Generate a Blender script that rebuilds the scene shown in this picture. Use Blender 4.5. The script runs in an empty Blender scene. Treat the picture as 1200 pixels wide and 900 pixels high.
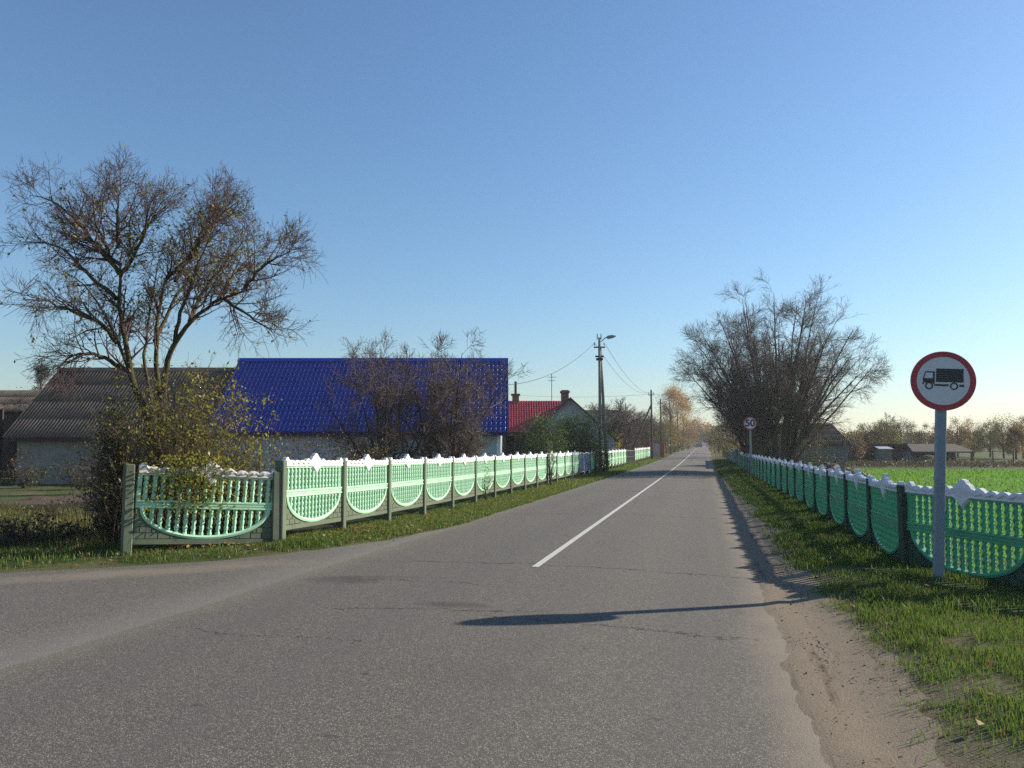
import bpy, math, random
import numpy as np
from mathutils import Vector, Matrix, Euler

SC = bpy.context.scene
COL = SC.collection
R = math.radians
RNG = np.random.default_rng(7)
random.seed(7)

# ------------------------------------------------------------------ camera frame
F = 933.0
PSI = math.atan(225.0 / F)
TH = math.atan(75.0 / F)
CH = 1.5
RIGHT = np.array([math.cos(PSI), math.sin(PSI), 0.0])
FWD = np.array([-math.sin(PSI), math.cos(PSI), 0.0])
UP = np.array([0, 0, 1.0])


def P(px, py, d):
    """point seen at photo pixel (px, py) at horizontal forward depth d metres"""
    a = (px - 600) / F
    b = (450 - py) / F
    fw = math.cos(TH) * FWD + math.sin(TH) * UP
    up = math.cos(TH) * UP - math.sin(TH) * FWD
    ray = fw + a * RIGHT + b * up
    s = d / float(ray @ FWD)
    return np.array([0, 0, CH]) + s * ray


def CF(xc, zc, z=0.0):
    """point from camera-frame ground coordinates (metres right, metres forward)"""
    p = xc * RIGHT + zc * FWD
    p[2] = z
    return p


def PX(px, d):
    p = P(px, 525, d)
    return p[0], p[1]


# ------------------------------------------------------------------ terrain
def sstep(a, b, x):
    t = np.clip((np.asarray(x, float) - a) / (b - a), 0, 1)
    return t * t * (3 - 2 * t)


def rise(y):
    y = np.asarray(y, float)
    return 0.0086 * 15 * np.log1p(np.exp(np.clip((y - 60) / 15, -40, 40)))


def ground_z(x, y):
    x = np.asarray(x, float)
    y = np.asarray(y, float)
    left = sstep(-4.95, -5.9, x) * (0.11 - 0.13 * sstep(10, 19, y)) - .035 * (1 - sstep(-4.5, -4.8, x)) * 0
    right = sstep(1.15, 2.0, x) * (0.04 - .05 * sstep(10.2, 12, y) + .03 * sstep(14, 22, y)) - .05 * sstep(2.5, 3.4, x) - .068 * (1 - sstep(.7, 1.6, x)) * sstep(-2, .6, x)
    ye = np.interp(x, [-24, -17, -13, -10, -8.42, -7.4, -6.46, -5.9, -5.5, -5.12, -4.86, -4.7], [-4, 1.35, 4.45, 6.8, 8.0, 8.75, 9.55, 10.4, 11.4, 12.6, 14.2, 16.5])
    left = left * sstep(-.05, .7, y - ye) - .04 * sstep(-2, -4.7, x)
    road = -0.03 * (1 - sstep(-4.6, -4.9, x)) * (1 - sstep(0.2, 0.5, x))
    return rise(y) + left + right + road


def road_z(x, y):
    """crowned carriageway: highest along the centre line"""
    x = np.asarray(x, float)
    return rise(y) + .016 - .075 * sstep(-2, .9, x) - .04 * sstep(-2, -4.9, x)


# ------------------------------------------------------------------ noise for scattering
def vnoise(x, y, seed=0):
    x = np.asarray(x, float)
    y = np.asarray(y, float)
    xi = np.floor(x).astype(np.int64)
    yi = np.floor(y).astype(np.int64)
    xf, yf = x - xi, y - yi
    u, v = xf * xf * (3 - 2 * xf), yf * yf * (3 - 2 * yf)

    def h(a, b):
        n = (a * 374761393 + b * 668265263 + seed * 974711) & 0x7FFFFFFF
        n = ((n ^ (n >> 13)) * 1274126177) & 0x7FFFFFFF
        return ((n ^ (n >> 16)) & 0xFFFF) / 65535.0
    return (h(xi, yi) * (1 - u) + h(xi + 1, yi) * u) * (1 - v) + (h(xi, yi + 1) * (1 - u) + h(xi + 1, yi + 1) * u) * v


# ------------------------------------------------------------------ materials
class NT:
    def __init__(s, name):
        s.m = bpy.data.materials.new(name)
        s.m.use_nodes = True
        s.t = s.m.node_tree
        s.t.nodes.clear()
        s.out = s.n('ShaderNodeOutputMaterial')

    def n(s, typ, **kw):
        nd = s.t.nodes.new(typ)
        for k, v in kw.items():
            setattr(nd, k, v)
        return nd

    def l(s, a, b):
        s.t.links.new(a, b)

    def pos(s):
        g = s.n('ShaderNodeNewGeometry')
        return g.outputs['Position']

    def noise(s, vec, scale, detail=4, rough=.55, mapscale=None):
        nd = s.n('ShaderNodeTexNoise')
        nd.inputs['Scale'].default_value = scale
        nd.inputs['Detail'].default_value = detail
        nd.inputs['Roughness'].default_value = rough
        if mapscale is not None:
            mp = s.n('ShaderNodeMapping')
            mp.inputs['Scale'].default_value = mapscale
            s.l(vec, mp.inputs['Vector'])
            vec = mp.outputs[0]
        s.l(vec, nd.inputs['Vector'])
        return nd.outputs['Fac']

    def ramp(s, fac, stops):
        r = s.n('ShaderNodeValToRGB')
        el = r.color_ramp.elements
        while len(el) < len(stops):
            el.new(0.5)
        for e, (p, c) in zip(el, stops):
            e.position = p
            e.color = (c, c, c, 1) if not hasattr(c, '__len__') else (*c, 1)
        s.l(fac, r.inputs[0])
        return r.outputs[0]

    def mix(s, fac, a, b, mode='MIX'):
        m = s.n('ShaderNodeMix', data_type='RGBA', blend_type=mode)
        for sock, v in ((m.inputs[0], fac), (m.inputs[6], a), (m.inputs[7], b)):
            if hasattr(v, 'is_linked'):
                s.l(v, sock)
            elif hasattr(v, '__len__'):
                sock.default_value = (*v, 1)
            else:
                sock.default_value = v
        return m.outputs[2]

    def math(s, op, a, b=None, c=None, clamp=False):
        m = s.n('ShaderNodeMath', operation=op, use_clamp=clamp)
        for i, v in enumerate((a, b, c)):
            if v is None:
                continue
            if hasattr(v, 'is_linked'):
                s.l(v, m.inputs[i])
            else:
                m.inputs[i].default_value = v
        return m.outputs[0]

    def bsdf(s, col, rough=.8, spec=.3, metal=0, bump=None, bstr=.3, bdist=.01):
        b = s.n('ShaderNodeBsdfPrincipled')
        if hasattr(col, 'is_linked'):
            s.l(col, b.inputs['Base Color'])
        else:
            b.inputs['Base Color'].default_value = (*col, 1)
        if hasattr(rough, 'is_linked'):
            s.l(rough, b.inputs['Roughness'])
        else:
            b.inputs['Roughness'].default_value = rough
        b.inputs['Specular IOR Level'].default_value = spec
        b.inputs['Metallic'].default_value = metal
        if bump is not None:
            bp = s.n('ShaderNodeBump')
            bp.inputs['Strength'].default_value = bstr
            bp.inputs['Distance'].default_value = bdist
            s.l(bump, bp.inputs['Height'])
            s.l(bp.outputs[0], b.inputs['Normal'])
        s.l(b.outputs[0], s.out.inputs['Surface'])
        return b


def surf(name, c1, c2, scale=6, rough=.8, spec=.25, metal=0, fine=60, bstr=.25, bdist=.004, lo=.35, hi=.65, streak=None, grime=0):
    """weathered paint / wood / plaster: two colours mixed by world-space noise plus fine bump"""
    t = NT(name)
    p = t.pos()
    f = t.noise(p, scale, 6, .65, streak)
    col = t.mix(t.ramp(f, [(lo, 0.0), (hi, 1.0)]), c1, c2)
    g = t.noise(p, fine, 3)
    col = t.mix(.35, col, t.ramp(g, [(.25, tuple(x * .7 for x in c1)), (.75, tuple(min(1, x * 1.15) for x in c2))]))
    if grime:
        gr = t.noise(p, 7, 5, .7, (1, 1, .16))
        spots = t.noise(p, 23, 4, .75)
        k = t.math('MULTIPLY', t.ramp(gr, [(.50, 0.0), (.72, 1.0)]), t.ramp(spots, [(.38, .35), (.62, 1.0)]))
        col = t.mix(t.math('MULTIPLY', k, grime), col, (.11, .11, .08))
        chips = t.noise(p, 38, 3, .6)
        col = t.mix(t.ramp(chips, [(.70, 0.0), (.73, min(1, grime * 1.4))]), col, (.30, .29, .27))
    t.bsdf(col, rough, spec, metal, g, bstr, bdist)
    return t.m


def leafmat(name, cols, trans=.45, rough=.6):
    """leaves and blades: colour differs from leaf to leaf; some light passes through"""
    t = NT(name)
    g = t.n('ShaderNodeNewGeometry')
    n = len(cols)
    r = t.n('ShaderNodeValToRGB')
    el = r.color_ramp.elements
    while len(el) < n:
        el.new(.5)
    for i, (e, c) in enumerate(zip(el, cols)):
        e.position = i / max(1, n - 1)
        e.color = (*c, 1)
    t.l(g.outputs['Random Per Island'], r.inputs[0])
    col = r.outputs[0]
    d = t.n('ShaderNodeBsdfDiffuse')
    t.l(col, d.inputs['Color'])
    tr = t.n('ShaderNodeBsdfTranslucent')
    t.l(t.mix(.6, col, tuple(1.0 for _ in range(3)), 'MULTIPLY'), tr.inputs['Color'])
    gl = t.n('ShaderNodeBsdfGlossy')
    gl.inputs['Roughness'].default_value = .45
    gl.inputs['Color'].default_value = (1, 1, 1, 1)
    m1 = t.n('ShaderNodeMixShader')
    m1.inputs[0].default_value = trans
    t.l(d.outputs[0], m1.inputs[1])
    t.l(tr.outputs[0], m1.inputs[2])
    m2 = t.n('ShaderNodeMixShader')
    m2.inputs[0].default_value = .015
    t.l(m1.outputs[0], m2.inputs[1])
    t.l(gl.outputs[0], m2.inputs[2])
    t.l(m2.outputs[0], t.out.inputs['Surface'])
    return t.m


# ------------------------------------------------------------------ object helpers
def link(o):
    COL.objects.link(o)
    return o


def tag(o, label=None, cat=None, group=None, kind=None):
    if label:
        o['label'] = label
    if cat:
        o['category'] = cat
    if group:
        o['group'] = group
    if kind:
        o['kind'] = kind
    return o


def thing(name, label, cat, loc=(0, 0, 0), rz=0, group=None):
    o = bpy.data.objects.new(name, None)
    o.empty_display_size = .2
    link(o)
    o.location = tuple(float(v) for v in loc)
    o.rotation_euler = (0, 0, rz)
    return tag(o, label, cat, group)


def np_mesh(name, V, quads=None, tris=None, mats=(), mi=None, smooth=False):
    me = bpy.data.meshes.new(name)
    V = np.ascontiguousarray(V, dtype=np.float32)
    q = np.zeros((0, 4), np.int32) if quads is None or len(quads) == 0 else np.asarray(quads, np.int32)
    t = np.zeros((0, 3), np.int32) if tris is None or len(tris) == 0 else np.asarray(tris, np.int32)
    loops = np.concatenate([q.ravel(), t.ravel()]).astype(np.int32)
    nf = len(q) + len(t)
    tot = np.concatenate([np.full(len(q), 4), np.full(len(t), 3)]).astype(np.int32)
    st = np.concatenate([[0], np.cumsum(tot)[:-1]]).astype(np.int32) if nf else np.zeros(0, np.int32)
    me.vertices.add(len(V))
    me.vertices.foreach_set('co', V.ravel())
    me.loops.add(len(loops))
    me.loops.foreach_set('vertex_index', loops)
    me.polygons.add(nf)
    me.polygons.foreach_set('loop_start', st)
    me.polygons.foreach_set('loop_total', tot)
    if smooth:
        me.polygons.foreach_set('use_smooth', np.ones(nf, bool))
    if mi is not None:
        me.polygons.foreach_set('material_index', np.asarray(mi, np.int32))
    for m in mats:
        me.materials.append(m)
    me.update(calc_edges=True)
    return me


def ob(name, me, parent=None):
    o = bpy.data.objects.new(name, me)
    link(o)
    if parent is not None:
        o.parent = parent
    return o


class MB:
    """collects boxes, prisms, tubes and lathed shapes, then links them as one mesh"""

    def __init__(s):
        s.V, s.Fc, s.n = [], [], 0

    def add(s, verts, faces):
        s.V += [tuple(float(c) for c in v) for v in verts]
        s.Fc += [tuple(i + s.n for i in f) for f in faces]
        s.n += len(verts)
        return s

    def box(s, x0, x1, y0, y1, z0, z1):
        v = [(x0, y0, z0), (x1, y0, z0), (x1, y1, z0), (x0, y1, z0), (x0, y0, z1), (x1, y0, z1), (x1, y1, z1), (x0, y1, z1)]
        return s.add(v, [(0, 3, 2, 1), (4, 5, 6, 7), (0, 1, 5, 4), (1, 2, 6, 5), (2, 3, 7, 6), (3, 0, 4, 7)])

    def bbox(s, x0, x1, y0, y1, z0, z1, b=.01):
        """box with chamfered edges along z and at the top"""
        def ring(x0, x1, y0, y1, z, c):
            return [(x0 + c, y0, z), (x1 - c, y0, z), (x1, y0 + c, z), (x1, y1 - c, z), (x1 - c, y1, z), (x0 + c, y1, z), (x0, y1 - c, z), (x0, y0 + c, z)]
        v = ring(x0, x1, y0, y1, z0, b) + ring(x0, x1, y0, y1, z1 - b, b) + ring(x0 + b, x1 - b, y0 + b, y1 - b, z1, b * .5)
        f = [tuple(range(7, -1, -1)), tuple(range(16, 24))]
        for k in (0, 8):
            for i in range(8):
                j = (i + 1) % 8
                f.append((k + i, k + j, k + 8 + j, k + 8 + i))
        return s.add(v, f)

    def prism(s, poly, y0, y1):
        """polygon in x,z swept along y"""
        n = len(poly)
        v = [(x, y0, z) for x, z in poly] + [(x, y1, z) for x, z in poly]
        f = [tuple(range(n)), tuple(range(2 * n - 1, n - 1, -1))]
        for i in range(n):
            j = (i + 1) % n
            f.append((i, i + n, j + n, j))
        return s.add(v, f)

    def tube(s, pts, rad, sides=8, caps=True):
        pts = [np.array(p, float) for p in pts]
        if not hasattr(rad, '__len__'):
            rad = [rad] * len(pts)
        rings, n = [], len(pts)
        for i, p in enumerate(pts):
            d = pts[min(i + 1, n - 1)] - pts[max(i - 1, 0)]
            d = d / (np.linalg.norm(d) + 1e-9)
            ref = np.array([0, 0, 1.0]) if abs(d[2]) < .9 else np.array([1.0, 0, 0])
            a = np.cross(d, ref)
            a /= np.linalg.norm(a)
            b = np.cross(d, a)
            for k in range(sides):
                t = 2 * math.pi * k / sides
                rings.append(p + rad[i] * (math.cos(t) * a + math.sin(t) * b))
        f = []
        for i in range(n - 1):
            for k in range(sides):
                j = (k + 1) % sides
                f.append((i * sides + k, i * sides + j, (i + 1) * sides + j, (i + 1) * sides + k))
        if caps:
            f.append(tuple(range(sides - 1, -1, -1)))
            f.append(tuple(range((n - 1) * sides, n * sides)))
        return s.add(rings, f)

    def strip(s, xs, bot, top, y0, y1):
        """plate between two z-profiles over x, thickness y0..y1"""
        n = len(xs)
        v, f = [], []
        for x, b, t in zip(xs, bot, top):
            v += [(x, y0, b), (x, y0, t), (x, y1, t), (x, y1, b)]
        for i in range(n - 1):
            a, c = 4 * i, 4 * (i + 1)
            f += [(a, c, c + 1, a + 1), (a + 1, c + 1, c + 2, a + 2), (a + 2, c + 2, c + 3, a + 3), (a + 3, c + 3, c, a)]
        f += [(0, 1, 2, 3), (4 * n - 1, 4 * n - 2, 4 * n - 3, 4 * n - 4)]
        return s.add(v, f)

    def mesh(s, name, mat, smooth=False):
        me = bpy.data.meshes.new(name)
        me.from_pydata(s.V, [], s.Fc)
        me.materials.append(mat)
        if smooth:
            for p in me.polygons:
                p.use_smooth = True
        me.update()
        return me

    def build(s, name, mat, parent=None, smooth=False):
        return ob(name, s.mesh(name, mat, smooth), parent)


# ------------------------------------------------------------------ vectorised branches and leaves
def unit(a):
    return a / (np.linalg.norm(a, axis=-1, keepdims=True) + 1e-9)


def resample(pts, n, jit=0, rng=RNG):
    pts = np.asarray(pts, float)
    d = np.r_[0, np.cumsum(np.linalg.norm(np.diff(pts, axis=0), axis=1))]
    t = np.linspace(0, d[-1], n)
    o = np.stack([np.interp(t, d, pts[:, k]) for k in range(3)], 1)
    if n > 4:
        for _ in range(2):
            o[1:-1] = (o[:-2] + 2 * o[1:-1] + o[2:]) / 4
    if jit:
        o[1:] += rng.normal(0, jit, (n - 1, 3))
    return o


def along(Pp, t):
    T, n, _ = Pp.shape
    f = t * (n - 1)
    i = np.clip(f.astype(int), 0, n - 2)
    w = (f - i)[..., None]
    r = np.arange(T)[:, None]
    a, b = Pp[r, i], Pp[r, i + 1]
    return a * (1 - w) + b * w, unit(b - a), i, f - i


def kids(Pp, Rr, k, t0, t1, ang, L, m, wig=.12, trop=.0, rfac=.55, tipr=.002, taper=.6, Lrel=None, rng=RNG, droop=0.0, flat=None):
    """k child branches on each of T parents -> (T*k, m+1, 3), radii"""
    T = len(Pp)
    t = np.sort(rng.uniform(t0, t1, (T, k)), 1)
    pos, tan, i, w = along(Pp, t)
    r = np.arange(T)[:, None]
    rad = Rr[r, i] * (1 - w) + Rr[r, i + 1] * w
    v = rng.normal(0, 1, (T, k, 3))
    if flat is not None:
        v[..., 2] *= flat
    perp = unit(v - (v * tan).sum(-1, keepdims=True) * tan)
    a = ang * rng.uniform(.65, 1.35, (T, k, 1))
    d = np.cos(a) * tan + np.sin(a) * perp
    ln = (L if Lrel is None else Lrel * np.linalg.norm(np.diff(Pp, axis=1), axis=2).sum(1)[:, None]) * rng.uniform(.5, 1.15, (T, k)) * (1.12 - taper * t)
    pts = [pos]
    upv = np.array([0, 0, 1.0])
    for j in range(m):
        d = unit(d + rng.normal(0, wig, d.shape) + (trop - droop * j / m) * upv)
        pts.append(pts[-1] + d * (ln / m)[..., None])
    C = np.stack(pts, 2).reshape(T * k, m + 1, 3)
    r0 = np.maximum(rad * rfac, tipr * 1.2).reshape(T * k, 1)
    s = np.linspace(0, 1, m + 1)[None]
    return C, r0 * (1 - s) + tipr * s


def tubes(groups):
    """[(P (T,n,3), R (T,n), sides)] -> verts, quads"""
    Vs, Qs, off = [], [], 0
    for Pp, Rr, sd in groups:
        T, n, _ = Pp.shape
        d = np.empty_like(Pp)
        d[:, 1:-1] = Pp[:, 2:] - Pp[:, :-2]
        d[:, 0] = Pp[:, 1] - Pp[:, 0]
        d[:, -1] = Pp[:, -1] - Pp[:, -2]
        d = unit(d)
        mean = unit(Pp[:, -1] - Pp[:, 0])
        ref = np.where(np.abs(mean[:, 2:3]) < .8, np.array([[0, 0, 1.0]]), np.array([[1.0, 0, 0]]))[:, None, :]
        a = unit(np.cross(d, np.broadcast_to(ref, d.shape)))
        b = np.cross(d, a)
        th = np.arange(sd) * 2 * np.pi / sd
        ring = Pp[:, :, None] + Rr[:, :, None, None] * (np.cos(th)[None, None, :, None] * a[:, :, None] + np.sin(th)[None, None, :, None] * b[:, :, None])
        Vs.append(ring.reshape(-1, 3))
        base = (np.arange(T)[:, None, None] * n + np.arange(n - 1)[None, :, None]) * sd
        k = np.arange(sd)[None, None]
        k2 = (k + 1) % sd
        Qs.append((np.stack([base + k, base + k2, base + sd + k2, base + sd + k], -1).reshape(-1, 4)) + off)
        off += T * n * sd
    return np.concatenate(Vs), np.concatenate(Qs)


def leaves(pts, size, rng=RNG, up=.3, aspect=.55, jitter=.35):
    """folded leaf: two triangles pairs sharing a midrib -> verts, quads"""
    n = len(pts)
    ax = unit(rng.normal(0, 1, (n, 3)) + np.array([0, 0, -.25]))
    nn = rng.normal(0, 1, (n, 3)) + np.array([0, 0, up * 3])
    sd = unit(np.cross(ax, nn))
    nm = np.cross(sd, ax)
    s = (size * rng.uniform(1 - jitter, 1 + jitter, n))[:, None]
    base = pts
    tip = pts + ax * s
    mid = pts + ax * s * .5 - nm * s * .10
    l = mid + sd * s * aspect * .5 + nm * s * .16
    r = mid - sd * s * aspect * .5 + nm * s * .16
    V = np.stack([base, l, tip, r], 1).reshape(-1, 3)
    i = np.arange(n)[:, None] * 4
    return V, i + np.array([[0, 1, 2, 3]])


def clumps(n, centre, rad, nc, rng, spread=.22, shell=.45, flatten=1.0):
    """leaf positions in uneven clumps through an ellipsoid's volume"""
    d = unit(rng.normal(0, 1, (nc, 3)))
    rr = rng.uniform(shell, 1.0, (nc, 1)) ** .6
    C = d * rr
    C[:, 2] = np.where(C[:, 2] < -.75, -.75, C[:, 2])
    wts = rng.uniform(.3, 1, nc)
    idx = rng.choice(nc, n, p=wts / wts.sum())
    p = C[idx] + rng.normal(0, spread, (n, 3)) * rng.uniform(.6, 1.3, (nc, 1))[idx]
    return np.asarray(centre) + p * np.asarray(rad)


def join_np(parts):
    """[(V, quads, mat_index)] -> V, quads, mi"""
    V, Q, M, off = [], [], [], 0
    for v, q, m in parts:
        V.append(v)
        Q.append(np.asarray(q) + off)
        M.append(np.full(len(q), m))
        off += len(v)
    return np.concatenate(V), np.concatenate(Q), np.concatenate(M)


# ------------------------------------------------------------------ world, sun, camera
SUN_EL = R(24.5)
SUN_AZ = math.atan2(.819, .574)      # from +Y towards +X
sund = Vector((math.sin(SUN_AZ) * math.cos(SUN_EL), math.cos(SUN_AZ) * math.cos(SUN_EL), math.sin(SUN_EL)))
w = bpy.data.worlds.new("World")
SC.world = w
w.use_nodes = True
nt = w.node_tree
nt.nodes.clear()
sky = nt.nodes.new('ShaderNodeTexSky')
sky.sky_type = 'NISHITA'
sky.sun_disc = False
sky.sun_elevation = SUN_EL
sky.sun_rotation = SUN_AZ
sky.air_density = 1.3
sky.dust_density = 0.4
sky.ozone_density = 6.0
sky.altitude = 0
bg = nt.nodes.new('ShaderNodeBackground')
bg.inputs[1].default_value = .088
wo = nt.nodes.new('ShaderNodeOutputWorld')
nt.links.new(sky.outputs[0], bg.inputs[0])
nt.links.new(bg.outputs[0], wo.inputs[0])

sl = bpy.data.lights.new('sun', 'SUN')
sl.energy = 5.0
sl.angle = R(.53)
sl.color = (1, .91, .76)
so = link(bpy.data.objects.new('sun', sl))
so.rotation_euler = sund.to_track_quat('Z', 'Y').to_euler()
so.location = (30, 30, 30)

cd = bpy.data.cameras.new('camera')
cd.sensor_width = 36
cd.lens = 36 * F / 1200
cd.clip_end = 3000
cd.clip_start = .05
cam = link(bpy.data.objects.new('camera', cd))
cam.location = (0, 0, CH)
cam.rotation_euler = (math.pi / 2 + TH, 0, PSI)
SC.camera = cam
SC.view_settings.view_transform = 'Standard'
SC.view_settings.look = 'None'
SC.view_settings.gamma = 1
SC.view_settings.exposure = 0.8
SC.render.engine = 'CYCLES'
SC.cycles.max_bounces = 6
SC.cycles.transparent_max_bounces = 6
SC.cycles.use_denoising = False
SC.cycles.denoiser = 'OPENIMAGEDENOISE'
SC.cycles.denoising_input_passes = 'RGB_ALBEDO_NORMAL'
SC.cycles.denoising_prefilter = 'ACCURATE'

# ------------------------------------------------------------------ palette
M = {}
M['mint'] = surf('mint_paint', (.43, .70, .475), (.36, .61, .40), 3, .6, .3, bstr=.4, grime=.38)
M['emerald'] = surf('shaded_emerald_paint', (.085, .37, .205), (.06, .30, .16), 3, .55, .35, grime=.35)  # emerald made deeper: the right fence's shade is put into the colour
M['white'] = surf('white_paint', (.86, .85, .83), (.76, .75, .73), 5, .65, .3, fine=90, bstr=.5, bdist=.006, grime=.22)
M['white_shaded'] = surf('shaded_white_paint', (.66, .66, .70), (.56, .56, .60), 5, .65, .3, fine=90, bstr=.5, bdist=.006)  # white with bluish shade mixed into the colour
M['crest_bare'] = surf('worn_white_paint', (.62, .60, .58), (.30, .29, .28), 14, .8, .2, fine=90, bstr=.6, bdist=.006, lo=.42, hi=.6)
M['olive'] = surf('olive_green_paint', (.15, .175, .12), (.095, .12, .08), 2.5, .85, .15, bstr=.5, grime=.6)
M['green_shaded'] = surf('shaded_green_paint', (.055, .085, .06), (.035, .06, .045), 4, .8, .2)  # right posts and skirts, shade painted in as a darker green
M['bluepaint'] = surf('blue_paint', (.07, .14, .22), (.05, .10, .17), 3, .5, .4)
M['bark_tree'] = surf('mossy_bark', (.05, .04, .03), (.085, .08, .035), 7, .95, .1, fine=40, bstr=.8, bdist=.02)
M['twig_red'] = surf('red_brown_twig', (.125, .075, .07), (.085, .055, .05), 8, .8, .2, fine=30)
M['twig_grey'] = surf('grey_brown_twig', (.17, .13, .115), (.12, .09, .08), 8, .85, .15, fine=30)
M['bark_dark'] = surf('dark_bark', (.055, .045, .038), (.085, .07, .06), 9, .95, .1, fine=40, bstr=.8, bdist=.02)
M['pole'] = surf('weathered_pole', (.26, .24, .22), (.18, .165, .15), 6, .9, .15, streak=(1, 1, .05))
M['pole_dark'] = surf('tarred_pole', (.085, .075, .065), (.06, .052, .047), 6, .9, .15, streak=(1, 1, .05), fine=8)
M['galv'] = surf('galvanised_steel', (.22, .25, .30), (.18, .21, .26), 5, .5, .5)
M['wire'] = surf('wire', (.05, .05, .05), (.04, .04, .04), 5, .6, .3)

# ------------------------------------------------------------------ ground sheets


def grid_sheet(name, xs, ys, zf, mat, lift=0.0):
    X, Y = np.meshgrid(xs, ys)
    Z = zf(X, Y) + lift
    V = np.stack([X, Y, Z], -1).reshape(-1, 3)
    nx, ny = len(xs), len(ys)
    i = (np.arange(ny - 1)[:, None] * nx + np.arange(nx - 1)[None]).ravel()
    Q = np.stack([i, i + 1, i + 1 + nx, i + nx], 1)
    return ob(name, np_mesh(name, V, Q, None, [mat], smooth=True))


def ground_mat():
    t = NT('grassy_earth')
    p = t.pos()
    n1 = t.noise(p, .6, 6, .65)
    n2 = t.noise(p, 7, 5, .7)
    n3 = t.noise(p, 45, 4, .7)
    grass = t.mix(n2, (.035, .06, .014), (.075, .105, .028))
    dry = t.mix(n3, (.10, .085, .045), (.15, .13, .07))
    col = t.mix(t.ramp(n1, [(.46, 0.0), (.62, 1.0)]), grass, dry)
    soil = t.mix(n3, (.05, .037, .027), (.12, .09, .065))
    col = t.mix(t.ramp(n2, [(.52, 0.0), (.66, .8)]), col, soil)
    sp3 = t.n('ShaderNodeSeparateXYZ')
    t.l(p, sp3.inputs[0])
    dx = t.math('SUBTRACT', sp3.outputs[0], .6)
    edge_ = t.math('ADD', dx, t.math('MULTIPLY', t.math('SUBTRACT', n2, .5), 1.6))
    mk = t.math('MULTIPLY', t.math('GREATER_THAN', dx, -.4), t.ramp(t.math('DIVIDE', edge_, 1.6), [(.25, 1.0), (.85, 0.0)]))
    col = t.mix(mk, col, t.mix(n3, (.10, .076, .053), (.205, .165, .12)))
    t.bsdf(col, .95, .1, 0, n3, .8, .03)
    return t.m


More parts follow.
